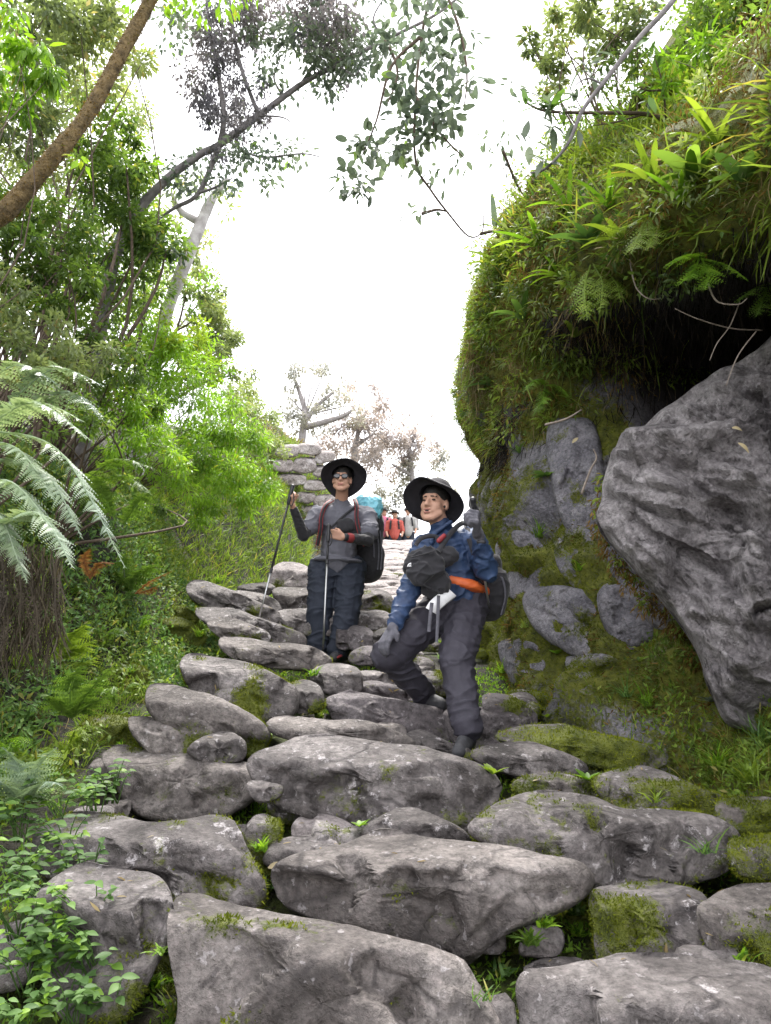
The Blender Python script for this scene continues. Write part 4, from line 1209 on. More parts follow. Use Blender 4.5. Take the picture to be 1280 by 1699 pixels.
# leafy plants on the wall
for lab, p, n, L, W, mat, up in [
    ('pale broad leaved plant growing from the wall beside the raised glove', (862,752,5.6), 12, .15, .022, 'herb', .9),
    ('broad leaved plant lower on the earth pillar', (905,790,5.3), 9, .14, .025, 'herb', .4),
    ('round leaved seedling on the moss beside the trouser leg', (925,1085,4.75), 6, .07, .02, 'bright', .8),
    ('small lime seedling at the foot of the mossy wall', (908,1190,4.45), 5, .06, .018, 'lime', .8),
    ('leafy weed in the crack below the mossy slab', (975,1295,3.75), 9, .07, .016, 'bright', .8),
    ('leafy weed behind the stone beside the boot', (818,1285,3.9), 9, .07, .014, 'lime', .9),
    ('green weed in the crack beside the small pale stone', (597,1372,3.3), 7, .05, .012, 'bright', .9),
    ('grey leaved sprig at the foot of the boulder', (1180,1165,3.9), 8, .1, .02, 'canopy', .7)]:
    rosette(lab, on(p[0], p[1], p[2], .03), n, L, W, mat, 'oval', .5, up, name='leafy_plant')

# ---- broad-leaved herbs in the near corner
HB = [((30,1435,2.7), 'beside the frame under the pale fern'), ((105,1395,2.85), 'spilling over the end of the dark slab'), ((150,1325,3.1), 'above the dark slab'), ((95,1330,3.0), 'between pale fern and dark slab'),
      ((25,1520,2.5), 'at the frame edge below the slab'), ((95,1600,2.42), 'in front of the standing stone'), ((155,1585,2.4), 'against the standing stone'), ((35,1610,2.35), 'low at the frame edge'),
      ((25,1690,2.25), 'in the bottom corner'), ((110,1670,2.3), 'at the bottom below the standing stone'), ((140,1525,2.45), 'in front of the mossy face of the standing stone'), ((185,1660,2.35), 'under the standing stone lip'),
      ((60,1560,2.42), 'behind the low corner herb'), ((20,1360,2.9), 'under the pale fern tips'), ((70,1480,2.55), 'at the shoulder of the standing stone'), ((185,1300,3.3), 'beside the lichen covered step'),
      ((130,1440,2.75), 'over the mossy top of the standing stone')]
for k, (p, where) in enumerate(HB):
    b = at(*p)
    t = thing('leafy_herb', b, 'broad leaved green herb ' + where, 'herb', 'herbs in the near corner')
    ms = MB()
    for s in range(10):
        a = rng.uniform(0, 6.28)
        tip = b + np.array([math.cos(a) * .09, math.sin(a) * .06 - .04, rng.uniform(.02, .1)])
        base = b + np.array([rng.normal() * .02, .05, -.08])
        tube(ms, [base, (base + tip) / 2 + [0, 0, .03], tip], [.0025, .002, .0012], 4, 4)
        for q in range(5):
            pp = base + (tip - base) * (.45 + .55 * q / 4) + np.array([0, 0, .02 * (q < 4)])
            aa = q * 2.6 + a
            d = (math.cos(aa) + math.cos(a) * .4, math.sin(aa) - .3, .12)
            me = lm('herb' if (k + s) % 4 else 'bright', 'oval', .055, .0125, .6)
            sc = random.uniform(.42, .9)
            piece('leaf', me, orient(pp, d, (random.uniform(-.3, .3), -.5, 1)) @ Matrix.Diagonal((sc, sc, sc, 1)), t)
    put('stem', ms, M['herb'], t)

# ---- grass tufts and small plants along the steps
def tuft(label, p, n, L, mat, W=.006, spread=.9, kind='blade', name='grass_tuft', cat='grass tuft', group=None, r=.03, lean=(0, 0, 0)):
    b = on(p[0], p[1] + 6, p[2], .03)
    mb = MB()
    B = b + np.clip(rng.normal(size=(n, 3)), -1.3, 1.3) * np.array([r, r, .004]) * .55
    D = unit(rng.normal(size=(n, 3)) * spread * np.array([1, 1, .2]) + np.array([0, 0, 1]) + np.array(lean))
    leaves(mb, B, D, rdir(n) * .3 + np.array([0, 0, 1]), rng.uniform(.5, 1.2, n) * L, W, kind)
    return put(name, mb, M[mat], None, loc=b, label=label, cat=cat, group=group, smooth=False)

for lab, p, n, L, mat, W in [
    ('sprig of grass in the crack beside the lichen covered step', (425,1345,3.35), 26, .10, 'bright', .008),
    ('yellowing grass tuft at the bottom edge between two front stones', (292,1680,2.4), 16, .09, 'lime', .008),
    ('tiny green sprout between the standing stone and the front slab', (270,1575,2.5), 10, .05, 'bright', .008),
    ('grass tuft at the gap under the middle front stone', (800,1655,2.55), 12, .06, 'herb', .006),
    ('pale arching grass on the mossy stone beneath the boulder', (1090,1325,3.4), 12, .12, 'lime', .009),
    ('arching grass blades over the stone near the frame edge', (1175,1410,3.05), 14, .11, 'herb', .008),
    ('bright sprout at the frame edge above the last front stone', (1235,1588,2.6), 10, .06, 'bright', .012),
    ('lush grass tuft at the foot of the wall beside the mossy slab', (1190,1265,3.75), 46, .17, 'bright', .008),
    ('long dry and green grass at the frame edge below the boulder', (1245,1290,3.5), 60, .2, 'lime', .008),
    ('strap grass tuft under the hollow below the boulder', (1075,1165,4.4), 40, .16, 'bright', .008),
    ('grass tuft on the moss near the wall foot', (1040,1150,4.6), 30, .14, 'herb', .008),
    ('bright grass clump beside the trouser leg', (835,1110,5.0), 44, .13, 'bright', .007),
    ('grass clump above the bright clump on the wall', (872,1035,5.1), 30, .1, 'lime', .006),
    ('green tuft high on the mossy wall beside the backpack', (895,885,5.4), 24, .16, 'bright', .009),
    ('small tuft on the brown moss near the boulder edge', (962,940,5.1), 18, .12, 'bright', .008),
    ('weeds sprouting under the long slab beside the boots', (520,1115,5.2), 34, .07, 'bright', .009),
    ('weeds in the gap beside the long dark step', (530,1185,4.7), 40, .07, 'lime', .009),
    ('weeds behind the bent knee', (735,1090,5.7), 40, .1, 'bright', .008),
    ('tuft of leaves hiding under the great middle stone', (905,1530,2.72), 40, .05, 'bright', .012),
    ('fern like weeds at the gap right of the middle stone', (955,1510,2.78), 36, .05, 'fern', .012),
    ('drooping grass at the frame edge under the boulder tip', (1265,1230,3.4), 50, .2, 'herb', .008),
    ('weeds beside the long slabs on the bank', (330,1050,5.6), 44, .09, 'bright', .008),
    ('weeds above the pale long slab on the bank', (250,1075,5.2), 40, .09, 'herb', .008),
    ('green weed clump on the bank by the mossy boulders', (215,1110,4.8), 44, .09, 'bright', .008),
    ('tuft beside the walking pole on the grassy bank', (360,960,7.6), 40, .12, 'bright', .008),
    ('dry straw tuft on the bank below the dead fronds', (160,1060,4.3), 50, .14, 'dry', .004),
    ('little weeds beside the sunken cobbles near the middle stone', (432,1405,3.1), 34, .06, 'bright', .01),
    ('pale grass in the joint below the small pale stone', (447,1468,2.95), 24, .06, 'herb', .008),
    ('leafy weeds on the moss mound under the middle stone', (880,1560,2.8), 40, .06, 'fern', .014),
    ('weeds on the moss mound beside the squared mossy stone', (960,1545,2.8), 40, .05, 'bright', .012),
    ('weeds at the lower end of the moss mound', (830,1610,2.7), 30, .05, 'herb', .012),
    ('green weeds in the moss between the two front stones', (255,1630,2.55), 30, .05, 'bright', .01),
    ('dry straw tuft near the orange fern', (60,1190,3.5), 50, .14, 'dry', .004)]:
    tuft(lab, p, n, L, mat, W)

# ---- masses nobody could count
def bank_scatter(n, dmin, dmax, y0, y1, power=1.0):
    Y = rng.uniform(y0, y1, n)
    d = dmin + (dmax - dmin) * rng.random(n) ** power
    x = left_edge(Y) - d
    z = ground_z(x, Y)
    return np.stack([x, Y, z], 1)

mb = MB()
P = bank_scatter(52000, -.05, 2.0, 2.0, 8.5)
pn = vnoise(P, 1.8, 90)
sel = pn > .32
P = P[sel]
leaves(mb, P + rdir(len(P)) * .07 + [0, 0, .06], rdir(len(P), .4), rdir(len(P)) * .5 + [.5, -.4, .8], rng.uniform(.025, .065, len(P)), rng.uniform(.014, .03, len(P)), 'oval')
P = bank_scatter(9000, -.05, 1.0, 1.8, 3.4)
leaves(mb, P + rdir(len(P)) * .07 + [0, -.02, .08], rdir(len(P), .3), rdir(len(P)) * .4 + [.4, -.5, .8], rng.uniform(.025, .05, len(P)), rng.uniform(.014, .024, len(P)), 'oval')
put('undergrowth', mb, M['herb'], label='small leaved undergrowth covering the bank', kind='stuff', smooth=False)
mb = MB()
P = bank_scatter(30000, -.1, 1.6, 3.2, 8.5)
P = P[vnoise(P, 2.0, 93) > .45]
leaves(mb, P + rdir(len(P)) * .05 + [0, -.02, .09], rdir(len(P), .5), rdir(len(P)) * .5 + [.4, -.4, .8], rng.uniform(.025, .06, len(P)), rng.uniform(.008, .02, len(P)), 'lance')
put('undergrowth', mb, M['lime'], label='yellow green leafy cover on the bank', kind='stuff', smooth=False)
mb = MB()
P = bank_scatter(34000, -.1, 1.6, 2.0, 8.5)
P = P[vnoise(P, 1.5, 91) > .5]
leaves(mb, P, rdir(len(P), .9), rdir(len(P)) + [0, 0, .5], rng.uniform(.06, .16, len(P)), .005, 'blade')
P = bank_scatter(40000, -.25, 1.7, 7.5, 17)
P = P[vnoise(P, .9, 95) > .3]
leaves(mb, P, rdir(len(P), .9), rdir(len(P)) + [0, 0, .5], rng.uniform(.08, .2, len(P)), .009, 'blade')
put('grass', mb, M['grass'], label='bright grass on the bank beside the steps', kind='stuff', smooth=False)
mb = MB()
P = bank_scatter(9000, 0, 2.2, 2.0, 12)
P = P[vnoise(P, 1.6, 97) > .56]
leaves(mb, P + [0, 0, .03], rdir(len(P), .1), rdir(len(P)), rng.uniform(.06, .2, len(P)), .004, 'blade')
P = bank_scatter(5000, .3, 3, 14, 24)
leaves(mb, P, rdir(len(P), .5), rdir(len(P)), rng.uniform(.08, .2, len(P)), .02, 'blade')
put('dead_grass', mb, M['dry'], label='dry stems and litter on the bank', kind='stuff', smooth=False)

# moss on stones and wall
mb = MB()
for V, T, mo in SURF:
    w = sstep(.42, .62, mo)
    ar = np.linalg.norm(np.cross(V[T[:, 1]] - V[T[:, 0]], V[T[:, 2]] - V[T[:, 0]]), axis=1) * .5 * w[T].mean(1)
    n = int(min(ar.sum() * 16000, 5000))
    if n < 5:
        continue
    P, N_ = sample_tris(V, T, n, w)
    k = N_[:, 1] < .3
    P, N_ = P[k], N_[k]
    leaves(mb, P, unit(N_ + rdir(len(P)) * .7), rdir(len(P)), rng.uniform(.006, .018, len(P)), .006, 'tri', np.clip(vnoise(P, 9, 3) * .8 + rng.random(len(P)) * .3 - .05, 0, .92))
put('moss', mb, M['moss'], label='short moss cushions on the step stones', kind='stuff', smooth=False)

WV, WT, WN, hgt, w_moss, cavm, lip = WALL
low = sstep(2.3, 1.9, hgt) * (WV[:, 1] < 9.6)
up = sstep(lip - .05, lip + .2, hgt) * (WV[:, 1] < 10.0) * (hgt < 4.3)
mb = MB()
P, N_ = sample_tris(WV, WT, 34000, low * sstep(.35, .6, w_moss))
leaves(mb, P, unit(N_ + rdir(len(P)) * .8), rdir(len(P)), rng.uniform(.01, .028, len(P)), .009, 'tri', np.clip(vnoise(P, 7, 3) * .9 + rng.random(len(P)) * .3 - .1, 0, .92))
put('moss', mb, M['moss'], label='olive moss covering the foot of the rock wall', kind='stuff', smooth=False)
mb = MB()
P, N_ = sample_tris(WV, WT, 26000, (.4 * low * sstep(.3, .55, w_moss) * sstep(.5, .7, vnoise(WV, 2.2, 71)) + .3 * up))
leaves(mb, P, unit(N_ + rdir(len(P)) * .9 + [0, 0, -.5]), rdir(len(P)), rng.uniform(.015, .06, len(P)), .01, 'tri')
put('brown_moss', mb, M['moss_brown'], label='brown hanging moss on the overhang and wall', kind='stuff', smooth=False)
for mat, n, kind, L, ratio, seed, th, nm, lab in [
    ('over', 9000, 'lance', .06, .22, 72, .42, 'overhang_foliage', 'bright small leaved growth on the overhang'),
    ('herb', 6000, 'oval', .05, .45, 73, .45, 'overhang_foliage', 'dull green leafy growth on the overhang'),
    ('dry', 4500, 'blade', .16, .03, 74, .45, 'hanging_grass', 'dry grass and rootlets hanging from the overhang'),
    ('over', 3600, 'blade', .22, .045, 75, .45, 'hanging_grass', 'green grass hanging from the overhang')]:
    mb = MB()
    P, N_ = sample_tris(WV, WT, n, up * sstep(th, th + .15, vnoise(WV, 1.6, seed)))
    ln = rng.uniform(.5, 1.3, len(P)) * L
    gx_ = [0, 0, -.7] if mat == 'dry' else [0, 0, .25]
    leaves(mb, P, unit(N_ * 1.1 + rdir(len(P)) * .8 + gx_), rdir(len(P)) * .5 + [0, 0, 1], ln, ln * ratio, kind)
    put(nm, mb, M[mat], label=lab, kind='stuff', smooth=False)

# lush weeds at the wall foot near the frame edge
mb = MB()
edge = (hgt < .55) * (hgt > -.15) * sstep(5.0, 4.2, WV[:, 1]) * (WV[:, 1] > 2.2)
P, N_ = sample_tris(WV, WT, 1700, edge * sstep(.35, .55, vnoise(WV, 2.4, 77)))
leaves(mb, P, unit(N_ * .5 + rdir(len(P)) * .7 + [0, -.1, 1.1]), rdir(len(P)) * .4 + [0, -.3, 1], rng.uniform(.04, .12, len(P)), .006, 'blade')
P, N_ = sample_tris(WV, WT, 3200, edge * sstep(.4, .6, vnoise(WV, 2.8, 78)))
leaves(mb, P + N_ * rng.uniform(0, .08, (len(P), 1)), rdir(len(P), .4), rdir(len(P)) * .5 + [0, -.4, 1], rng.uniform(.02, .05, len(P)), rng.uniform(.01, .02, len(P)), 'oval')
put('grass', mb, M['grass'], label='lush grass and weeds at the foot of the rock wall', kind='stuff', smooth=False)

EP = resample(catmull([at(px, py, 4.5 - .0013 * (px - 1000)) for px, py in [(1010,800),(1006,868),(1022,915),(1055,955),(1100,1010),(1145,1068),(1185,1125),(1215,1185),(1245,1180),(1275,1215)]], 6), 46)
EP = EP + rng.normal(size=EP.shape) * .02 + [0, .06, 0]
mb = MB(); foliage(mb, EP, .07, 34, .035, 'lance', .2, 1.0, .4)
put('brown_moss', mb, M['moss_brown'], label='brown moss creeping along the lower edge of the boulder', kind='stuff', smooth=False)
mb = MB(); foliage(mb, EP[::3] + [0, -.02, .02], .06, 22, .04, 'oval', .4, .6, .6)
put('overhang_foliage', mb, M['over'], label='small green leaves along the lower edge of the boulder', kind='stuff', smooth=False)

# leafy clumps, ragged, over the whole lip of the overhang
lipw = up * (WV[:, 1] > 2.4)
pick = lambda n, seed, th: sample_tris(WV, WT, n, lipw * sstep(th, th + .2, vnoise(WV, 1.9, seed)))
for mat, n, per, L, kind, ratio, droop, seed, th, lab in [
    ('forest', 90, 26, .05, 'oval', .45, .4, 81, .4, 'dark green leaf clumps on the overhang'), ('over', 190, 26, .065, 'lance', .24, .1, 82, .36, 'bright green leaf clumps on the overhang'),
    ('lime', 90, 24, .05, 'lance', .24, .2, 83, .4, 'lime leaf clumps on the overhang'), ('forest_pale', 170, 24, .045, 'lance', .3, .3, 84, .42, 'grey green leaf clumps on the overhang'),
    ('dry', 150, 26, .06, 'lance', .08, .6, 86, .42, 'grey dry twiggy clumps on the overhang'), ('moss_brown', 170, 30, .05, 'lance', .12, 1.2, 85, .4, 'brown fibrous clumps hanging from the overhang')]:
    C, Nn = pick(n, seed, th)
    far_ = 1 - .6 * sstep(6.0, 7.5, C[:, 1])
    mb = MB(); foliage(mb, C + Nn * (.08 * far_)[:, None], rng.uniform(.07, .18, len(C)) * far_, per, L, kind, ratio, droop, .7)
    put('overhang_foliage', mb, M[mat], label=lab, kind='stuff', smooth=False)
# black rootlets in the hollow
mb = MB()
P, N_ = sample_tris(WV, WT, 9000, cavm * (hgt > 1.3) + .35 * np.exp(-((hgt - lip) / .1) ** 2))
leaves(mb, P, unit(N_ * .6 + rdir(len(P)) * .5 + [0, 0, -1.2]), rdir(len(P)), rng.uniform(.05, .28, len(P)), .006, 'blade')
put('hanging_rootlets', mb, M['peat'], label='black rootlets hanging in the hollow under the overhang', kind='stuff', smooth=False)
mb = MB()
b0 = at(808, 590, 7.2)
P = b0 + rng.normal(size=(420, 3)) * np.array([.09, .12, .10])
leaves(mb, P, unit(rdir(420) * .25 + np.array([-.1, -.1, -1])), rdir(420), rng.uniform(.2, .6, 420), .008, 'blade')
put('hanging_grass_curtain', mb, M['dry'], None, loc=b0, label='curtain of dry grass hanging below the spiky rosettes on the wall edge', cat='dry grass', smooth=False)
# weeds and moss between the steps
mb = MB()
Yq = rng.uniform(2.0, 9, 46000); xq = rng.uniform(-1.5, 1.35, 46000)
P = np.stack([xq, Yq, ground_z(xq, Yq)], 1)
P = P[vnoise(P, 2.3, 44) > .40]
leaves(mb, P + [0, 0, .02], rdir(len(P), .7), rdir(len(P)) + [0, 0, .6], rng.uniform(.012, .04, len(P)), rng.uniform(.006, .016, len(P)), 'oval')
put('undergrowth', mb, M['bright'], label='small weeds and moss in the gaps between the steps', kind='stuff', smooth=False)

# shrubs on top of the overhang
def wtop(px, py, Y):
    return tuple(at(px, py, Y))
shrub('shrub', 'pale sparse shrub against the sky at the top of the overhang', 'shrub', [(950,70,5.6,50,60,.4),(1000,30,5.4,50,40,.4),(920,150,5.8,30,40,.3),(1050,50,5.4,50,60,.4),(905,60,5.6,30,40,.3)], 3.4, 44, .065, 'forest_pale', base=wtop(1060, 330, 5.6), stems=14, stem_r=.012)
shrub('shrub', 'airy olive shrub rising from the sky side of the bank', 'shrub', [(900,330,6.4,50,50,.4),(940,260,6.1,55,60,.4),(985,200,5.8,55,60,.4),(870,400,6.8,40,40,.4),(1020,150,5.5,50,60,.4)], 3.6, 40, .05, 'forest', 'lance', .3, base=wtop(960, 380, 6.3), stems=18, stem_r=.008)
shrub('shrub', 'thin grey twiggy plant leaning from the wall edge into the sky', 'shrub', [(800,420,7.2,28,40,.3),(792,500,7.4,22,40,.3),(830,350,6.9,30,35,.3),(865,300,6.6,30,40,.3),(785,560,7.5,18,30,.2),(905,230,6.3,30,40,.3)], 5.0, 18, .05, 'forest_pale', 'lance', .3, base=wtop(850, 470, 7.1), stems=22, stem_r=.006)
shrub('shrub', 'yellow green shrub under the crossing twigs', 'shrub', [(1010,250,5.3,50,50,.3),(1070,170,5.2,50,60,.3),(960,320,5.8,45,40,.3),(1090,260,4.9,50,40,.3)], 3.2, 36, .055, 'over', 'lance', .25, base=wtop(1030, 340, 5.4), stems=14, stem_r=.008)
shrub('shrub', 'green shrub in the top corner over the overhang', 'shrub', [(1230,50,4.6,80,70,.5),(1150,50,4.8,70,70,.4),(1270,150,4.4,50,60,.4)], 3.0, 44, .055, 'forest', base=wtop(1240, 320, 4.8), stems=12)
shrub('shrub', 'fine lime foliage behind the strap leaves on the overhang', 'shrub', [(1120,170,4.9,70,50,.3),(1060,240,5.0,60,50,.3),(1180,140,4.8,60,60,.3),(1220,230,4.4,60,60,.3),(1010,290,5.2,50,40,.3),(1140,260,4.6,60,40,.3)], 4.4, 40, .05, 'lime', 'lance', .25, base=wtop(1120, 340, 5.0), stems=12, stem_r=.008)
shrub('shrub', 'grey twiggy heath at the sky side of the overhang', 'shrub', [(880,370,6.6,45,40,.4),(850,430,6.9,40,40,.4),(930,320,6.2,50,40,.4),(825,500,7.2,28,45,.3),(985,270,5.9,50,40,.3),(820,560,7.3,22,40,.3)], 4.6, 40, .04, 'forest_pale', 'lance', .3, base=wtop(900, 440, 6.6), stems=18, stem_r=.008)
shrub('bamboo_bush', 'bright bamboo leaved bush at the top frame edge over the overhang', 'bush', [(1240,110,4.0,50,60,.3),(1190,180,4.1,50,50,.3),(1255,240,3.9,50,50,.3),(1150,110,4.3,45,45,.3)], 3.6, 28, .10, 'bright', 'lance', .16, .5, base=wtop(1270, 330, 4.2), stems=10, stem_r=.007)
shrub('shrub', 'dusky brown heath on the lip beside the bright ferns', 'shrub', [(1180,370,3.95,70,45,.12),(1240,390,3.75,60,50,.12),(1120,400,4.15,50,40,.1)], 5.0, 44, .04, 'moss_brown', 'lance', .2, .6, base=wtop(1190, 390, 4.2), stems=8, stem_r=.006)
# boughs crossing in front of the overhang
for lab, lines, leafpts, mat in [
    ('thin dark branch curving down from the top frame edge over the overhang', [[(1160,-60,4.2),(1110,10,4.2),(1055,70,4.25),(1000,140,4.3),(966,185,4.35),(942,240,4.4),(905,280,4.45),(880,287,4.5)], [(1000,140,4.3),(975,130,4.3),(950,145,4.3)]],
     [(940,180),(900,170),(915,215),(950,215),(885,235),(900,265),(960,160),(985,120),(1000,90),(925,150)], 'canopy'),
    ('crooked horizontal twig with oval leaves crossing the dark branch', [[(1260,250,4.9),(1200,232,4.8),(1120,205,4.7),(1070,189,4.6),(980,187,4.6),(905,184,4.6),(870,168,4.6)], [(1070,189,4.6),(1020,203,4.6),(985,208,4.6)], [(1105,195,4.65),(1100,140,4.5),(1085,90,4.4)], [(1100,150,4.5),(1075,150,4.45),(1060,145,4.4)]],
     [(905,172),(880,165),(930,195),(1085,70),(1090,90),(1060,140),(1075,145),(1040,205),(990,190),(905,190),(1065,160)], 'herb')]:
    b = at(*lines[0][0])
    t = thing('tree_branch', b, lab, 'branch')
    mb = MB()
    for l in lines:
        r0 = .02 if l is lines[0] else .008
        tube(mb, [at(*p) for p in l], [r0, r0 * .7, r0 * .3], 7, 6, rough=.12)
    put('branch', mb, M['bark_grey' if mat == 'canopy' else 'twig'], t)
    for (px, py) in leafpts:
        p0 = at(px, py, 4.45)
        for q in range(5):
            d = (random.uniform(-1, .6), random.uniform(-.6, .4), random.uniform(-.5, .7))
            me = lm(mat, 'oval', .14, .026, .5)
            s = random.uniform(.7, 1.25)
            piece('leaf', me, orient(p0 + rng.normal(size=3) * .03, d, (random.uniform(-.4, .4), -.7, 1)) @ Matrix.Diagonal((s, s, s, 1)), t)

# roots and twigs hanging in front of the hollow
for lab, pts, r in [('forked pale root hanging before the dark hollow', [(1228,500,3.8),(1212,540,3.75),(1190,570,3.7),(1178,598,3.7)], .0035),
                    ('long thin twig slanting across the dark hollow', [(1265,548,3.9),(1215,545,3.85),(1160,530,3.8),(1120,512,3.8)], .004),
                    ('pale curved twig under the bright fern', [(1175,470,3.7),(1190,500,3.65),(1225,505,3.6),(1240,495,3.6)], .005),
                    ('bare twig arching over the lip of the hollow', [(1045,430,4.2),(1055,475,4.15),(1075,495,4.1),(1095,496,4.1)], .005),
                    ('thin root leaning on the boulder top', [(1255,550,3.7),(1225,590,3.65),(1205,640,3.6)], .004),
                    ('pale dead stalk upright among the earth pillar grass', [(878,465,5.6),(882,500,5.5),(888,525,5.5)], .006),
                    
                    ('dead white root stub in the earth pillar', [(905,705,5.0),(940,695,4.9),(965,680,4.9)], .009),
                    ('pale dead stem leaning on the pillar beside the boulder', [(965,820,4.7),(980,780,4.7),(990,760,4.7),(985,745,4.7)], .008)]:
    mb = MB(); tube(mb, [at(*p) for p in pts], [r, r * .8, r * .5], 6, 6, rough=.15)
    put('root', mb, M['root'], None, loc=at(*pts[0]), label=lab, cat='root')
for lab, p, d in [('white dead leaf caught on the earth pillar', (950,735,4.85), (.7, -.2, .9)), ('pale dead leaf stuck on the boulder face', (1215,710,3.3), (1, 0, .1)), ('curled white leaf lower on the boulder face', (1225,735,3.25), (.8, -.3, -.5)),
                  ('white curled dead leaf at the frame edge above the bright fern', (1245,350,3.7), (.9, -.2, .4)), ('grey dead leaf hanging beside the brown moss', (1210,345,3.75), (.2, -.2, -1)), ('tan dead leaf lying in the crack by the middle stone', (445,1440,3.0), (.8, .2, .3))]:
    me = leaf_mesh('dead_leaf', 'dry', .065, .010, 1.0, 8, 'oval', .99)
    o = bpy.data.objects.new('dead_leaf', me); COL.objects.link(o)
    o.matrix_world = orient(at(*p), d, (0, -1, .5))
    tag(o, lab, 'dead leaf')
# loose litter on the steps
mb = MB()
for V, T, mo in SURF[:50]:
    k = int(rng.integers(4, 14))
    P, N_ = sample_tris(V, T, k)
    s = N_[:, 2] > .1
    P, N_ = P[s], N_[s]
    if len(P):
        leaves(mb, P + N_ * .004, unit(np.cross(N_, rdir(len(P)))), N_, rng.uniform(.015, .05, len(P)), rng.uniform(.002, .01, len(P)), 'lance')
put('leaf_litter', mb, M['dry'], label='bits of dry leaf and straw lying on the steps', kind='stuff', smooth=False)

# ---- far trees and wall at the top of the steps
def far_tree(label, lines, blobs, mat, base, dens=5, per=16, L=.12):
    per = 30
    dens = 11
    t = thing('tree', base, label, 'tree')
    mb = MB()
    for l, r in lines:
        tube(mb, [at(*p) for p in l], [r, r * .75, r * .35], 7, 5, rough=.2)
    C, R = blob_clumps(blobs, dens)
    branches_to(mb, at(*lines[0][0][len(lines[0][0]) // 2]), C, min(9, len(C)), .03, .008)
    put('trunk', mb, M['bark_far'], t)
    ml = MB()
    foliage(ml, C, np.maximum(R, .2), per, L, 'oval', .5, .3)
    put('crown', ml, M[mat], t, smooth=False)
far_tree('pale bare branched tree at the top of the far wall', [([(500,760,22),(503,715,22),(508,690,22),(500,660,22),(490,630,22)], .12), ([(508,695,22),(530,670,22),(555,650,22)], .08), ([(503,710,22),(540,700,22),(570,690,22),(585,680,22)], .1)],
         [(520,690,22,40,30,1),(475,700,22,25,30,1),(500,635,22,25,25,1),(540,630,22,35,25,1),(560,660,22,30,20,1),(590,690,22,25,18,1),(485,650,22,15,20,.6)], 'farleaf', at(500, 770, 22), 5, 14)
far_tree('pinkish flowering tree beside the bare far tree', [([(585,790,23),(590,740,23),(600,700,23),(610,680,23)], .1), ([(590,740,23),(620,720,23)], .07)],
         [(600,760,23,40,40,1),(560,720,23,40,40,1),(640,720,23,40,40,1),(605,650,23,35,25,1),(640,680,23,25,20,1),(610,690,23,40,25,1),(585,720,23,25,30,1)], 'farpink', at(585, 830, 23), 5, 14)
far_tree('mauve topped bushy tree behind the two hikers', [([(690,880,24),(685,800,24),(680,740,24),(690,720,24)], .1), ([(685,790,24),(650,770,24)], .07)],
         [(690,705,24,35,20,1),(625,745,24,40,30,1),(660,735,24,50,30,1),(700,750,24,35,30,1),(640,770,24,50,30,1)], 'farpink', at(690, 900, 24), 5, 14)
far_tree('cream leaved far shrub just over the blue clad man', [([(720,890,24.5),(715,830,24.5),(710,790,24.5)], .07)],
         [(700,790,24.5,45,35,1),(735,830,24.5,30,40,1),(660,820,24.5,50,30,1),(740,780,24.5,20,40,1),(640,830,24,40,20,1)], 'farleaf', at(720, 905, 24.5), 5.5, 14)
mb = MB()
dw = thing('dry_stone_wall', at(500, 830, 15.2), 'pale tumbled stone wall at the top of the bank behind the hat', 'stone wall')
for k, (px, py, w, h) in enumerate([(478,748,40,22),(515,745,38,22),(540,758,30,22),(470,772,36,24),(505,770,40,26),(538,782,34,24),(488,795,38,22),(522,805,36,22),(550,800,24,22),(460,795,26,20),(470,818,34,22),(505,825,38,22),(538,830,34,22),(486,845,36,20),(520,850,34,20)]):
    a = [(-.5, -.3), (-.48, .3), (-.2, .5), (.25, .5), (.5, .3), (.5, -.3), (.2, -.5), (-.25, -.5)]
    m = mpp(py, 15.2)
    c = at(px, py, 15.2)
    O = [c + np.array([(u + rng.normal() * .05) * w * m, .15 * v * h * m, (v + rng.normal() * .06) * h * m]) for u, v in a]
    V, T, Q, TA = stone_geo(O, .12, .4, 26, 6, 3, seed=950 + k)
    put('stone', (V, T, Q), M['stone_far'], dw, attrs={'moss': moss_field(V, .05, k)}, loc=c)

# ================================================================ people
M['skin'] = plain_mat('skin', (0.42, 0.235, 0.165), (0.5, 0.29, 0.21), 14, 0.55, 0.08, 0.004, spec=0.4)
M['lip'] = plain_mat('lips', (0.30, 0.12, 0.10), (0.34, 0.15, 0.12), 30, 0.5, 0.05)
M['black_cloth'] = plain_mat('black_cloth', (0.012, 0.012, 0.015), (0.024, 0.023, 0.028), 40, 0.85, 0.35, 0.004, sheen=.15, fine=160)
M['hat_cloth'] = plain_mat('hat_cloth', (0.014, 0.013, 0.017), (0.024, 0.022, 0.028), 30, 0.9, 0.3, 0.004, fine=200)
M['navy_cloth'] = plain_mat('navy_trouser_cloth', (0.012, 0.016, 0.028), (0.025, 0.031, 0.048), 12, 0.8, 0.4, 0.008, fine=50)
M['plum_cloth'] = plain_mat('grey_trouser_cloth', (0.024, 0.022, 0.032), (0.044, 0.041, 0.056), 12, 0.75, 0.4, 0.008, fine=45)
M['blue_cloth'] = plain_mat('blue_jacket_nylon', (0.012, 0.027, 0.072), (0.036, 0.072, 0.165), 9, 0.62, 0.5, 0.012, spec=.5, fine=30)
M['shirt'] = plain_mat('grey_shirt_cotton', (0.085, 0.085, 0.105), (0.125, 0.125, 0.15), 12, 0.9, 0.4, 0.008, fine=40)
M['orange'] = plain_mat('orange_nylon', (0.5, 0.09, 0.022), (0.66, 0.14, 0.035), 14, 0.5, 0.3, 0.005)
M['redstrap'] = plain_mat('red_webbing', (0.20, 0.022, 0.03), (0.3, 0.045, 0.045), 30, 0.6, 0.3, 0.003)
M['cyan'] = plain_mat('cyan_rain_cover', (0.10, 0.40, 0.52), (0.28, 0.62, 0.72), 14, 0.4, 0.4, 0.01, spec=.5)
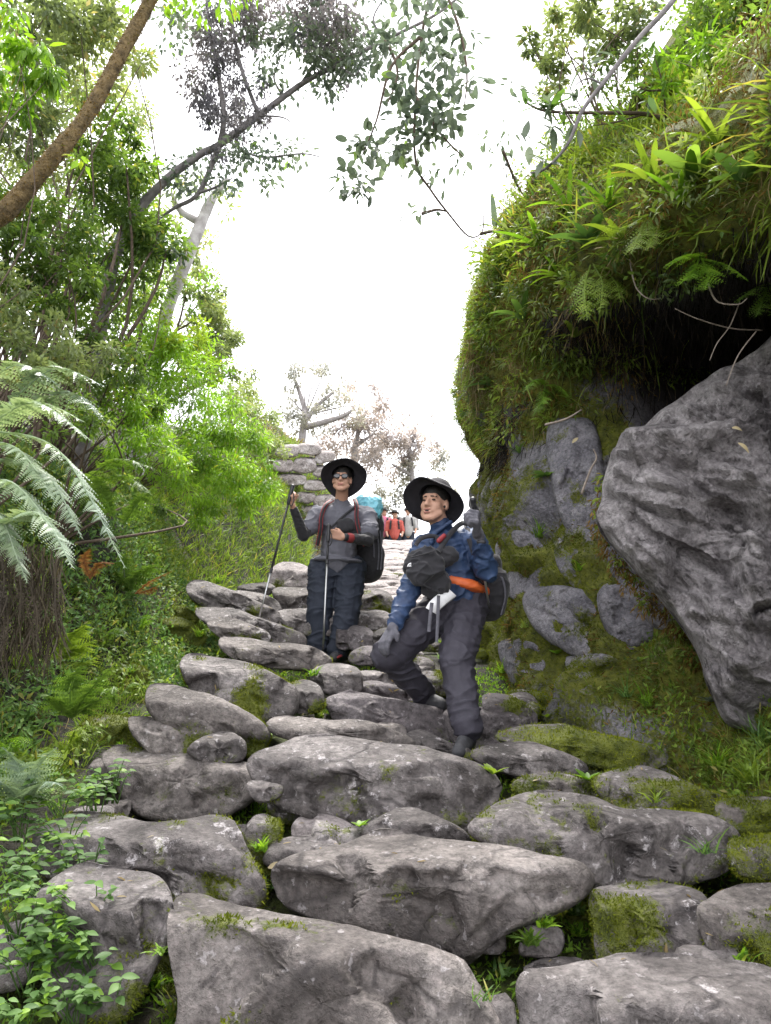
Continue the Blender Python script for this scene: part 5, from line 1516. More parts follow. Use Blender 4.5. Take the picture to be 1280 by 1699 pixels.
M['white'] = plain_mat('white_plastic', (0.62, 0.62, 0.64), (0.78, 0.78, 0.8), 20, 0.5, 0.1, 0.003)
M['steel'] = plain_mat('pole_alloy', (0.45, 0.45, 0.47), (0.6, 0.6, 0.62), 20, 0.3, 0.05, 0.002, metallic=.9)
M['pole_black'] = plain_mat('black_pole', (0.015, 0.015, 0.018), (0.03, 0.03, 0.034), 30, 0.4, 0.1, 0.003)
M['pink'] = plain_mat('pink_cloth', (0.45, 0.12, 0.20), (0.6, 0.2, 0.28), 14, 0.8, 0.3, 0.006)
M['redcloth'] = plain_mat('red_cloth', (0.36, 0.06, 0.05), (0.5, 0.11, 0.08), 14, 0.7, 0.3, 0.006)
M['greycloth'] = plain_mat('pale_grey_cloth', (0.3, 0.29, 0.29), (0.42, 0.41, 0.4), 14, 0.8, 0.3, 0.006)
M['glove'] = plain_mat('grey_glove_knit', (0.065, 0.065, 0.08), (0.125, 0.122, 0.145), 40, 0.85, 0.4, 0.004, fine=120)
M['hair'] = plain_mat('black_hair', (0.008, 0.007, 0.006), (0.02, 0.017, 0.015), 60, 0.5, 0.6, 0.004, stretch=(3, 3, .4))
M['boot'] = plain_mat('boot_leather', (0.022, 0.022, 0.026), (0.06, 0.06, 0.066), 24, 0.7, 0.5, 0.006)
M['sole'] = plain_mat('boot_sole', (0.01, 0.01, 0.01), (0.025, 0.024, 0.022), 24, 0.9, 0.4, 0.004)
M['lens'] = plain_mat('dark_lens', (0.01, 0.011, 0.016), (0.02, 0.022, 0.03), 10, 0.12, 0.0, 0.001, spec=.8)
M['eye'] = plain_mat('eye', (0.012, 0.008, 0.006), (0.03, 0.02, 0.016), 30, 0.2, 0.0, 0.001)

def cap_geo(mb, p0, p1, r0, r1, seg=14):
    p0, p1 = np.asarray(p0, float), np.asarray(p1, float)
    d = p1 - p0
    L = np.linalg.norm(d)
    d = d / L if L > 1e-6 else np.array([0, 0, 1.0])
    a = unit(np.cross(d, [0, 0, 1.0] if abs(d[2]) < .9 else [1.0, 0, 0])); b = np.cross(d, a)
    prof = [(-math.cos(q) * r0, math.sin(q) * r0) for q in np.linspace(.35, math.pi / 2, 4)] + [(L + math.sin(q) * r1, math.cos(q) * r1) for q in np.linspace(0, math.pi / 2 - .35, 4)]
    th = np.linspace(0, 2 * math.pi, seg, endpoint=False)
    V = [p0 - d * r0] + [p0 + d * x + r * (math.cos(t) * a + math.sin(t) * b) for x, r in prof for t in th] + [p1 + d * r1]
    m = len(prof)
    T = [(0, 1 + (k + 1) % seg, 1 + k) for k in range(seg)] + [(len(V) - 1, 1 + (m - 1) * seg + k, 1 + (m - 1) * seg + (k + 1) % seg) for k in range(seg)]
    Q = [(1 + i * seg + k, 1 + i * seg + (k + 1) % seg, 1 + (i + 1) * seg + (k + 1) % seg, 1 + (i + 1) * seg + k) for i in range(m - 1) for k in range(seg)]
    mb.add(np.array(V), T, Q)

def ell_geo(mb, c, r, R=None, seg=18, rings=10, power=1.0):
    V = []
    for i in range(rings + 1):
        ph = math.pi * i / rings
        for k in range(seg):
            th = 2 * math.pi * k / seg
            v = np.array([math.sin(ph) * math.cos(th), math.sin(ph) * math.sin(th), math.cos(ph)])
            if power != 1.0:
                v = np.sign(v) * np.abs(v) ** power
            V.append(v)
    V = np.array(V) * np.asarray(r)
    if R is not None:
        V = V @ np.asarray(R).T
    V = V + np.asarray(c)
    Q = [(i * seg + k, i * seg + (k + 1) % seg, (i + 1) * seg + (k + 1) % seg, (i + 1) * seg + k) for i in range(rings) for k in range(seg)]
    mb.add(V, None, Q)

def rot(pitch=0, roll=0, yaw=0):
    return np.array(Euler((math.radians(pitch), math.radians(roll), math.radians(yaw)), 'XYZ').to_matrix())

def blob(prims, voxel=.008, smooth=6, wrinkle=0.0, wf=(14, 14, 30), seed=0):
    """one continuous skin over capsules ('c') and ellipsoids ('e')"""
    mb = MB()
    for p in prims:
        if p[0] == 'c':
            cap_geo(mb, *p[1:])
        else:
            ell_geo(mb, *p[1:])
    V, T, Q, _ = mb.arrays()
    me = mesh_from('tmp', V, T, Q, None)
    me.validate()
    o = bpy.data.objects.new('tmp', me); COL.objects.link(o)
    m = o.modifiers.new('r', 'REMESH'); m.mode = 'VOXEL'; m.voxel_size = voxel
    s = o.modifiers.new('s', 'SMOOTH'); s.iterations = smooth; s.factor = .5
    dg = bpy.context.evaluated_depsgraph_get()
    ev = o.evaluated_get(dg)
    m2 = ev.to_mesh()
    n = len(m2.vertices)
    V = np.zeros(n * 3, np.float32); m2.vertices.foreach_get('co', V); V = V.reshape(-1, 3).astype(float)
    lp = np.zeros(len(m2.loops), np.int32); m2.loops.foreach_get('vertex_index', lp)
    Q = lp.reshape(-1, 4)
    ev.to_mesh_clear()
    bpy.data.objects.remove(o); bpy.data.meshes.remove(me)
    if wrinkle:
        N = vnormals(V, q2t(Q))
        f = np.array(wf, float)
        warp = np.stack([fbm(V, 6, 2, seed + 1), fbm(V, 6, 2, seed + 2), fbm(V, 6, 2, seed + 3)], 1) * .06
        w = np.exp(-np.abs(fbm((V + warp) * f, 1.0, 2, seed)) * 6.0) * 1.6 - .5
        V = V + N * (wrinkle * w)[:, None]
    return V, np.zeros((0, 3), int), Q

def hand_prims(w, d, s, n, curl=(20, 25, 20), scale=1.0, grow=0.0, thumb=.5):
    """palm and five fingers; w wrist, d along the hand, s towards the thumb, n the side the fingers close to"""
    d, s, n = unit(d), unit(s), unit(n)
    pr = []
    k = scale
    lens = [.072, .082, .076, .058]
    for i in range(4):
        o = (1.5 - i) * .0205 * k
        kn = w + d * .088 * k + s * o - n * (.004 * abs(1.5 - i)) * k
        pr.append(('c', w + d * .012 * k + s * o * .7, kn, .0155 * k + grow, .0125 * k + grow))
        p, a = kn, 0.0
        for j, (fr, c) in enumerate(zip((.45, .31, .24), curl)):
            a += math.radians(c + (i - 1.5) * 3)
            q = p + (d * math.cos(a) + n * math.sin(a)) * lens[i] * fr * k
            pr.append(('c', p, q, (.0098 - .0012 * j) * k + grow, (.0088 - .0012 * j) * k + grow))
            p = q
    b = w + d * .022 * k + s * .026 * k
    m = b + (d * .5 + s * .62 + n * thumb * .5) * .042 * k
    t = m + (d * .75 + s * .1 + n * thumb) * .034 * k
    pr += [('c', b, m, .014 * k + grow, .0115 * k + grow), ('c', m, t, .0112 * k + grow, .009 * k + grow)]
    return pr

def head_prims(c, R, s=1.0, mouth=0):
    L = lambda *v: c + R @ (np.array(v) * s)
    pr = [('e', L(0, -.042, -.035), (.056 * s, .046 * s, .062 * s), R), ('e', L(0, .008, .03), (.076 * s, .094 * s, .088 * s), R), ('e', L(0, -.022, -.03), (.062 * s, .068 * s, .075 * s), R), ('c', L(-.012, -.066, -.097), L(.012, -.066, -.097), .022 * s, .022 * s),
          ('c', L(0, -.088, .012), L(0, -.108, -.026), .009 * s, .0145 * s), ('c', L(-.012, -.094, -.03), L(.012, -.094, -.03), .010 * s, .010 * s),
          ('c', L(-.036, -.074, .03), L(.036, -.074, .03), .0135 * s, .0135 * s), ('e', L(-.036, -.048, -.02), (.03 * s, .03 * s, .034 * s), R), ('e', L(.036, -.048, -.02), (.03 * s, .03 * s, .034 * s), R),
          ('c', L(-.018, -.082, -.064), L(.018, -.082, -.064), .013 * s, .013 * s)]
    for sg in (-1, 1):
        pr.append(('e', L(sg * .077, .005, -.005), (.011 * s, .02 * s, .033 * s), R))
        pr.append(('c', L(sg * .05, -.03, -.06), L(sg * .02, -.06, -.095), .024 * s, .022 * s))
    return pr, L

def small(name, prims, mat, parent, voxel=None):
    mb = MB()
    for p in prims:
        (cap_geo if p[0] == 'c' else ell_geo)(mb, *p[1:])
    return put(name, mb, M[mat], parent)

def face(L, R, parent, open_mouth=False):
    for sg in (-1, 1):
        small('eye', [('e', L(sg * .032, -.083, .006), (.0125, .006, .0048), R, 12, 6)], 'eye', parent)
        small('eyebrow', [('c', L(sg * .016, -.0905, .027), L(sg * .047, -.077, .026), .0042, .003, 6)], 'hair', parent)
    if open_mouth:
        small('mouth', [('e', L(0, -.091, -.063), (.015, .006, .0065), R, 12, 6)], 'eye', parent)
        small('lip', [('c', L(-.018, -.093, -.054), L(.018, -.093, -.054), .0045, .0045, 6), ('c', L(-.015, -.092, -.073), L(.015, -.092, -.073), .005, .005, 6)], 'lip', parent)
    else:
        small('lip', [('c', L(-.019, -.094, -.062), L(.019, -.094, -.062), .0042, .0042, 6), ('c', L(-.014, -.093, -.069), L(.014, -.093, -.069), .0048, .0048, 6)], 'lip', parent)

def hat(c, R, parent, rb=.18, seed=0, droop=.03, crown_h=.10, rx=1.0):
    """wide brimmed sun hat: lathe with a wavy brim"""
    prof = [(.001, crown_h), (.045, crown_h * .99), (.078, crown_h * .86), (.09, crown_h * .5), (.096, .01), (.102, -.002), (.125, -.006), (.15, -.012), (rb - .006, -.02 - droop * .5), (rb, -.022 - droop * .5), (rb - .004, -.027 - droop * .5), (.15, -.018), (.125, -.011), (.1, -.008)]
    seg = 48
    r = np.random.default_rng(seed)
    ph = r.uniform(0, 6.28, 3)
    V = []
    for (q, z) in prof:
        for k in range(seg):
            t = 2 * math.pi * k / seg
            wv = max(q - .09, 0) / .09
            zz = z + wv * (.017 * math.sin(2 * t + ph[0]) + .011 * math.sin(3 * t + ph[1]) + .006 * math.sin(5 * t + ph[2]))
            rr = q * (1 + .025 * wv * math.sin(3 * t + ph[2]))
            V.append(c + R @ np.array([rr * math.cos(t) * rx, rr * math.sin(t), zz]))
    m = len(prof)
    Q = [(i * seg + k, (i + 1) * seg + k, (i + 1) * seg + (k + 1) % seg, i * seg + (k + 1) % seg) for i in range(m - 1) for k in range(seg)]
    mb = MB(); mb.add(np.array(V), None, Q)
    h = put('hat', mb, M['hat_cloth'], parent)
    mb = MB()
    tube(mb, [c + R @ np.array([.1 * math.cos(t), .1 * math.sin(t), .006]) for t in np.linspace(0, 2 * math.pi, 33)], .004, 5, 1)
    put('hat_band', mb, M['black_cloth'], h)
    return h

def ribbon(mb, pts, w, th=.004, nrm=(0, -1, 0)):
    P = catmull(pts, 6) if len(pts) > 2 else np.asarray(pts, float)
    T = unit(np.gradient(P, axis=0))
    S = unit(np.cross(T, np.asarray(nrm, float)))
    N = unit(np.cross(S, T))
    V = np.stack([P - S * w / 2 - N * th / 2, P + S * w / 2 - N * th / 2, P + S * w / 2 + N * th / 2, P - S * w / 2 + N * th / 2], 1).reshape(-1, 3)
    Q = [(i * 4 + k, i * 4 + (k + 1) % 4, i * 4 + 4 + (k + 1) % 4, i * 4 + 4 + k) for i in range(len(P) - 1) for k in range(4)] + [(0, 1, 2, 3), (len(P) * 4 - 4, len(P) * 4 - 1, len(P) * 4 - 2, len(P) * 4 - 3)]
    mb.add(V, None, Q)

def pole(label, top, tip, split=(.17, .5, .78), strap_side=None):
    top, tip = np.asarray(top, float), np.asarray(tip, float)
    t = thing('trekking_pole', tip, label, 'trekking pole')
    f = lambda s: top + (tip - top) * s
    mb = MB(); tube(mb, [f(0) - unit(tip - top) * .012, f(0), f(.03), f(.06), f(.1), f(.135)], [.008, .019, .0165, .0145, .016, .013], 10, 3)
    put('grip', mb, M['pole_black'], t)
    mb = MB(); tube(mb, [f(.13), f(split[1])], .009, 8, 1); put('upper_shaft', mb, M['pole_black'], t)
    mb = MB(); tube(mb, [f(split[1] - .02), f(split[1] - .015), f(split[1] + .01), f(split[1] + .015)], .0125, 8, 1); put('clamp', mb, M['pole_black'], t)
    mb = MB(); tube(mb, [f(split[1]), f(.95)], [.0078, .0065], 8, 1); put('lower_shaft', mb, M['steel'], t)
    mb = MB(); tube(mb, [f(.945), f(.97), f(1.0)], [.009, .006, .003], 8, 1); put('tip', mb, M['sole'], t)
    mb = MB()
    q = f(.06)
    tube(mb, [f(.015), q + np.array([.03, -.02, -.05]), q + np.array([.01, -.03, -.11]), q + np.array([-.015, -.02, -.05]), f(.02)], .0045, 5, 5)
    put('wrist_strap', mb, M['black_cloth'], t)
    return t

# ---------------------------------------------------------------- the man in the blue jacket
p = lambda a, b, Y: at(a, b, Y)
man1 = thing('person', at(770, 1250, 4.5), 'hiker in blue jacket and black hat stepping down with glove raised', 'person', 'hikers on the steps')
R1 = rot(-6, 4, -30)
H1 = at(722, 838, 4.66)
hp, L1 = head_prims(H1, R1)
lw, lel, lsh = p(793, 884, 4.40), p(809, 947, 4.56), p(790, 896, 4.72)
rw, rel, rsh = p(652, 1042, 4.46), p(682, 975, 4.6), p(700, 908, 4.7)
handL = hand_prims(lw, unit(np.array([-.25, -.45, .75])), unit(np.array([.1, .35, .9])), unit(np.array([-.9, -.1, -.1])), (62, 80, 55), 1.15)
fistL = hand_prims(lw, unit(np.array([-.2, -.75, .62])), unit(np.array([.1, .55, .8])), unit(np.array([-.95, -.05, -.2])), (60, 80, 50), 1.22, .004, .9)
dR = unit(p(632, 1082, 4.42) - rw)
handR = hand_prims(rw, dR, unit(np.array([.6, -.6, .1])), unit(np.array([.45, .75, -.4])), (22, 28, 22), 1.0)
gloveR = hand_prims(rw, dR, unit(np.array([.6, -.6, .1])), unit(np.array([.45, .75, -.4])), (22, 28, 22), 1.05, .003)
fistL0 = [(a[0], a[1], a[2], a[3] - .0035, a[4] - .0035) for a in fistL]
handR0 = [(a[0], a[1], a[2], a[3] - .0015, a[4] - .0015) for a in handR]
hipL, knL, anL = p(774, 1008, 4.77), p(758, 1102, 4.48), p(776, 1214, 4.30)
hipR, knR, anR = p(736, 1008, 4.75), p(646, 1086, 4.55), p(704, 1150, 4.86)
body = hp + [('c', p(737, 888, 4.74), H1 + R1 @ np.array([0, .02, -.05]), .062, .055), ('c', p(740, 905, 4.74), p(757, 980, 4.77), .11, .12), ('c', rsh, lsh, .06, .06),
             ('c', lsh, lel, .045, .04), ('c', lel, lw, .04, .028), ('c', rsh, rel, .045, .04), ('c', rel, rw, .04, .028), ('c', hipL, knL, .08, .055), ('c', knL, anL, .055, .02), ('c', hipR, knR, .08, .055), ('c', knR, anR, .055, .02),
             ('c', p(752, 1000, 4.77), p(760, 985, 4.77), .11, .11), ('c', anL, anL + [-.015, -.03, -.05], .02, .02), ('c', anR, anR + [.02, -.02, -.04], .02, .02)] + fistL0 + handR0
put('body', blob(body, .007, 4), M['skin'], man1)
face(L1, R1, man1, True)
hr = blob([('e', H1 + R1 @ np.array([0, .012, .044]), (.081, .096, .086), R1), ('c', L1(-.07, .0, .0), L1(-.071, -.01, -.02), .012, .008), ('c', L1(.07, .0, .0), L1(.071, -.01, -.02), .012, .008)], .006, 2)
put('hair', hr, M['hair'], man1)
hat(H1 + R1 @ np.array([0, -.004, .052]), rot(-36, 9, -18), man1, .186, 3, .05)
jk = blob([('c', p(735, 892, 4.73), p(745, 910, 4.72), .085, .12), ('c', p(712, 912, 4.70), p(780, 903, 4.72), .10, .10), ('c', p(742, 915, 4.71), p(758, 978, 4.76), .135, .14),
           ('c', p(786, 900, 4.72), lel, .078, .066), ('c', lel, p(795, 894, 4.43), .066, .046), ('c', p(704, 912, 4.7), rel, .078, .066), ('c', rel, p(656, 1034, 4.48), .066, .046),
           ('c', p(735, 886, 4.72), p(731, 872, 4.70), .07, .068)], .007, 5, .010, (10, 10, 20), 3)
put('jacket', jk, M['blue_cloth'], man1)
small('collar', [('c', p(722, 884, 4.62), p(748, 866, 4.62), .016, .012, 8), ('c', p(716, 900, 4.59), p(722, 884, 4.62), .014, .016, 8)], 'blue_cloth', man1)
pt = blob([('c', p(738, 1000, 4.78), p(778, 1000, 4.78), .125, .125), ('c', hipL, knL, .122, .10), ('c', knL, p(776, 1205, 4.31), .094, .078), ('c', hipR, knR, .118, .10), ('c', knR, p(704, 1152, 4.85), .09, .07)], .008, 4, .009, (8, 8, 19), 11)
put('trousers', pt, M['plum_cloth'], man1)
for an, dv in ((anL, np.array([-.06, -.16, -.05])), (anR, np.array([.09, -.14, -.02]))):
    hl = an + np.array([0, .03, -.045]); toe = hl + dv
    b = put('boot', blob([('c', an + [0, .0, .045], hl, .052, .05), ('c', hl, toe, .045, .038), ('c', hl + [0, 0, .03], toe + [0, 0, .012], .038, .03)], .006, 4), M['boot'], man1)
    mb = MB()
    u = unit(dv * [1, 1, 1]); s_ = unit(np.cross(u, [0, 0, 1]))
    pts = [hl - u * .04 + s_ * .0, hl + s_ * .042, toe + s_ * .036, toe + u * .035, toe - s_ * .036, hl - s_ * .042]
    pts = catmull([q - np.array([0, 0, .04]) for q in pts], 4, True)
    nn = len(pts)
    V = np.vstack([pts, pts - [0, 0, .018], [pts.mean(0), pts.mean(0) - [0, 0, .018]]])
    mb.add(V, [(2 * nn, i, (i + 1) % nn) for i in range(nn)] + [(2 * nn + 1, nn + (i + 1) % nn, nn + i) for i in range(nn)], [(i, nn + i, nn + (i + 1) % nn, (i + 1) % nn) for i in range(nn)])
    put('sole', mb, M['sole'], b)
    mb = MB()
    for q in range(3):
        c = hl + dv * (.35 + .2 * q) + np.array([0, 0, .048 - .006 * q])
        tube(mb, [c - s_ * .022, c + s_ * .022], .0035, 5, 1)
    put('lace', mb, M['white'], b)
put('glove', blob(fistL + [('c', lw, lw + unit(lel - lw) * .05, .034, .036)], .005, 3), M['glove'], man1)
put('glove', blob(gloveR + [('c', rw, rw + unit(rel - rw) * .05, .034, .036)], .005, 3), M['glove'], man1)
small('wrist_watch', [('c', lw + unit(lel - lw) * .07 + [-.012, -.04, 0], lw + unit(lel - lw) * .072 + [.012, -.04, 0], .016, .016, 10)], 'pole_black', man1)
# chest bag
bag = thing('chest_bag', at(705, 985, 4.55), 'black chest bag with pale round logo worn by man in blue', 'bag')
Rb = rot(0, -22, 0)
cb = blob([('e', p(704, 940, 4.51), (.108, .06, .105), rot(0, -35, 0), 24, 14, .7), ('e', p(722, 968, 4.55), (.085, .06, .08), Rb, 20, 12, .75), ('e', p(735, 925, 4.55), (.09, .045, .055), Rb, 20, 12, .7), ('e', p(698, 952, 4.47), (.075, .04, .06), rot(0, -35, 0), 20, 12, .6)], .006, 3, .009, (12, 12, 16), 5)
put('body', cb, M['black_cloth'], bag)
mb = MB(); ribbon(mb, [p(728, 915, 4.50), p(748, 885, 4.56), p(768, 868, 4.66), p(785, 875, 4.78)], .03); ribbon(mb, [p(690, 905, 4.48), p(700, 893, 4.52), p(722, 890, 4.56), p(735, 905, 4.52)], .025)
put('strap', mb, M['black_cloth'], bag)
mb = MB()
lc = p(679, 938, 4.42)
for k, (r0, r1) in enumerate(((.022, .0155), (.0125, .0075), (.005, 0.0005))):
    V, Q = [], []
    for i in range(13):
        t = math.pi * (.5 + .5 * i / 12)
        for r_ in (r0, r1):
            V.append(lc + np.array([r_ * math.cos(t) + .012, -.004, r_ * math.sin(t) - .008]))
    for i in range(12):
        Q.append((i * 2, i * 2 + 1, i * 2 + 3, i * 2 + 2))
    mb.add(np.array(V), None, Q)
put('logo', mb, M['white'], bag)
small('zip', [('c', p(690, 965, 4.44), p(735, 985, 4.48), .004, .004, 6)], 'pole_black', bag)
small('zip', [('c', p(682, 925, 4.42), p(720, 915, 4.45), .004, .004, 6)], 'pole_black', bag)
small('red_clip', [('c', p(729, 897, 4.52), p(737, 889, 4.54), .016, .014, 8)], 'redstrap', bag)
mb = MB()
ribbon(mb, [p(748, 984, 4.56), p(737, 992, 4.52), p(722, 1005, 4.50), p(716, 1014, 4.5)], .07, .03, (0.1, -1, 0.3)); put('white_pouch', mb, M['white'], bag)
mb = MB(); ribbon(mb, [p(728, 988, 4.47), p(727, 1020, 4.46), p(725, 1066, 4.46)], .018); ribbon(mb, [p(717, 1000, 4.47), p(714, 1025, 4.46), p(712, 1048, 4.46)], .02)
put('hanging_strap', mb, M['glove'], bag)
# backpack with orange belt
bp = thing('backpack', at(815, 1035, 4.92), 'black backpack with orange hip belt on man in blue', 'backpack')
put('body', blob([('e', p(803, 955, 4.97), (.11, .10, .15), rot(0, 12, 0), 24, 14, .7), ('e', p(814, 985, 4.93), (.11, .12, .17), rot(0, 10, 0), 24, 14, .75)], .008, 4, .005, (12, 12, 14), 8), M['black_cloth'], bp)
put('hip_belt', blob([('e', p(762, 971, 4.75), (.158, .155, .042), rot(0, 14, 0), 28, 10, .75), ('e', p(800, 985, 4.80), (.04, .07, .05), rot(0, 25, 0), 16, 8, .8)], .006, 3, .003), M['orange'], bp)
put('side_panel', blob([('e', p(806, 943, 4.83), (.03, .035, .055), rot(0, -25, 0), 16, 8, .8)], .005, 3), M['orange'], bp)
mb = MB(); ribbon(mb, [p(778, 868, 4.78), p(775, 880, 4.66), p(784, 905, 4.6), p(795, 945, 4.63), p(805, 965, 4.8)], .04); put('shoulder_strap', mb, M['black_cloth'], bp)
mb = MB(); ribbon(mb, [p(822, 950, 4.85), p(834, 960, 4.82), p(839, 990, 4.82), p(832, 1020, 4.84)], .015, .004, (.6, -1, 0)); put('side_strap', mb, M['glove'], bp)
pole('collapsed trekking pole held upright in raised glove of man in blue', p(785, 828, 4.36), p(812, 1010, 4.66), (.2, .55, .8))

# ---------------------------------------------------------------- the man in the grey shirt
man2 = thing('person', at(555, 1095, 6.6), 'hiker in grey shirt, glasses and wide black hat holding two poles', 'person', 'hikers on the steps')
R2 = rot(-4, 2, -4)
H2 = at(568, 797, 6.58)
hp2, L2 = head_prims(H2, R2, .98)
aLs, aLe, aLw = p(527, 853, 6.68), p(504, 889, 6.52), p(486, 840, 6.36)
aRs, aRe, aRw = p(611, 856, 6.68), p(611, 897, 6.48), p(570, 891, 6.30)
h2L = hand_prims(aLw, unit(np.array([-.15, -.45, .85])), unit(np.array([.1, .75, .5])), unit(np.array([.9, -.25, .1])), (58, 78, 50), .98, 0, .9)
h2R = hand_prims(aRw, unit(np.array([-.92, -.25, .22])), unit(np.array([.1, -.2, .95])), unit(np.array([-.15, .9, .1])), (60, 78, 50), .98, 0, .9)
h2La, k2L, f2L = p(537, 945, 6.74), p(531, 1012, 6.66), p(528, 1072, 6.68)
h2Ra, k2R, f2R = p(583, 945, 6.74), p(577, 1012, 6.62), p(562, 1078, 6.58)
body2 = hp2 + [('c', p(567, 838, 6.7), H2 + np.array([0, .02, -.06]), .058, .052), ('c', p(567, 875, 6.7), p(561, 930, 6.72), .11, .12), ('c', aLs, aRs, .06, .06), ('c', aLs, aLe, .045, .038), ('c', aLe, aLw, .038, .026),
               ('c', aRs, aRe, .045, .038), ('c', aRe, aRw, .038, .026), ('c', h2La, k2L, .08, .055), ('c', k2L, f2L, .055, .04), ('c', h2Ra, k2R, .08, .055), ('c', k2R, f2R, .055, .04), ('c', h2La, h2Ra, .1, .1),
               ('c', f2L, f2L + [-.01, -.06, -.05], .03, .025), ('c', f2R, f2R + [-.01, -.06, -.05], .03, .025)] + h2L + h2R
put('body', blob(body2, .007, 4), M['skin'], man2)
face(L2, R2, man2)
put('hair', blob([('e', H2 + R2 @ np.array([0, .012, .044]), (.081, .096, .086), R2), ('c', L2(-.07, .02, .0), L2(-.068, .02, -.05), .014, .012), ('c', L2(.07, .02, .0), L2(.068, .02, -.05), .014, .012)], .006, 2), M['hair'], man2)
hat(H2 + R2 @ np.array([.008, .0, .05]), rot(-42, 0, 3), man2, .196, 8, .04)
mb = MB()
for sg in (-1, 1):
    c = L2(sg * .033, -.103, .006)
    ring = [c + R2 @ np.array([.0265 * math.cos(t), .004 * abs(math.cos(t)) * (1 if True else 0), .0185 * math.sin(t)]) for t in np.linspace(0, 2 * math.pi, 17)]
    tube(mb, ring, .0035, 5, 1)
    tube(mb, [L2(sg * .059, -.099, .01), L2(sg * .075, -.05, .012), L2(sg * .078, .0, .008)], .003, 5, 1)
tube(mb, [L2(-.008, -.105, .008), L2(.008, -.105, .008)], .003, 5, 1)
gl = put('glasses', mb, M['pole_black'], man2)
for sg in (-1, 1):
    small('lens', [('e', L2(sg * .033, -.103, .006), (.0255, .0025, .0175), R2, 16, 6)], 'lens', gl)
put('shirt', blob([('c', p(545, 862, 6.7), p(590, 862, 6.7), .125, .125), ('c', p(532, 853, 6.7), p(607, 855, 6.7), .075, .075), ('c', p(567, 872, 6.7), p(561, 930, 6.72), .15, .155), ('c', aLs, p(514, 876, 6.58), .075, .072), ('c', aRs, p(613, 884, 6.55), .08, .078),
                   ('c', p(567, 846, 6.7), p(567, 832, 6.68), .1, .066)], .008, 5, .008, (9, 9, 16), 21), M['shirt'], man2)
for a, b, c in ((p(517, 870, 6.61), aLe, aLw), (p(612, 878, 6.58), aRe, aRw)):
    put('arm_sleeve', blob([('c', a, b, .054, .049), ('c', b, c + unit(b - c) * .03, .049, .034)], .006, 5, .003, (20, 20, 30), 4), M['black_cloth'], man2)
small('wrist_band', [('c', aRw + unit(aRe - aRw) * .05, aRw + unit(aRe - aRw) * .075, .039, .041, 14)], 'redstrap', man2)
small('watch', [('c', aRw + unit(aRe - aRw) * .02, aRw + unit(aRe - aRw) * .035, .034, .034, 14)], 'pole_black', man2)
put('trousers', blob([('c', h2La, h2Ra, .135, .135), ('c', h2La, k2L, .13, .108), ('c', k2L, p(527, 1074, 6.68), .105, .098), ('c', h2Ra, k2R, .13, .108), ('c', k2R, p(562, 1080, 6.58), .105, .092)], .008, 4, .009, (7, 7, 18), 31), M['navy_cloth'], man2)
put('waist_band', blob([('e', p(561, 932, 6.72), (.215, .17, .03), rot(0, 3, 0), 28, 10, .8)], .007, 3, .003), M['shirt'], man2)
for an in (f2L, f2R):
    hl = an + np.array([0, .02, -.04]); toe = hl + np.array([-.03, -.17, -.03])
    b = put('shoe', blob([('c', an + [0, .01, .07], hl, .055, .048), ('c', hl, toe, .046, .038)], .006, 4), M['boot'], man2)
    small('red_trim', [('c', toe + [.03, -.01, .0], hl + [.042, -.04, .0], .012, .012, 8)], 'redstrap', b)
bp2 = thing('backpack', at(618, 960, 6.95), 'tall black backpack with cyan cover and red straps on man in grey', 'backpack')
put('body', blob([('e', p(600, 880, 6.98), (.20, .13, .22), rot(0, 3, 0), 24, 14, .7), ('e', p(606, 930, 6.97), (.17, .13, .2), rot(0, 5, 0), 24, 14, .75)], .009, 4, .005, (10, 10, 14), 2), M['black_cloth'], bp2)
put('rain_cover', blob([('e', p(618, 846, 6.93), (.09, .11, .13), rot(0, 10, 0), 20, 12, .8), ('e', p(606, 836, 6.95), (.1, .1, .08), None, 20, 12, .8)], .008, 4, .008, (16, 16, 22), 6), M['cyan'], bp2)
for a in ([(552,830,6.78),(541,838,6.60),(534,856,6.55),(532,880,6.56),(527,905,6.62)], [(588,828,6.78),(592,838,6.60),(592,860,6.55),(597,885,6.55),(606,905,6.62)]):
    mb = MB(); ribbon(mb, [p(*q) for q in a], .032, .012, (0, -1, .25)); st = put('shoulder_strap', mb, M['redstrap'], bp2)
    mb = MB(); ribbon(mb, [p(q[0], q[1], q[2] - .008) for q in a], .02, .01, (0, -1, .25)); put('webbing', mb, M['black_cloth'], st)
mb = MB()
for x in (618, 626, 631):
    ribbon(mb, [p(x, 880, 6.86), p(x + 3, 915, 6.85), p(x + 1, 945, 6.86)], .012)
put('side_strap', mb, M['glove'], bp2)
pouch = thing('shoulder_pouch', at(572, 885, 6.5), 'small black pouch slung across the grey shirt', 'pouch')
put('body', blob([('e', p(574, 872, 6.55), (.075, .04, .06), rot(0, -10, 0), 20, 10, .7)], .006, 3, .003), M['black_cloth'], pouch)
mb = MB(); ribbon(mb, [p(545, 880, 6.53), p(560, 866, 6.53), p(575, 852, 6.55), p(594, 838, 6.6)], .02); put('strap', mb, M['black_cloth'], pouch)
pole('black trekking pole gripped beside the shoulder of man in grey', p(486, 806, 6.30), p(427, 1038, 6.25), (.2, .62, .8))
pole('silver trekking pole planted before the boots of man in grey', p(546, 872, 6.22), p(536, 1083, 6.1), (.2, .3, .8))

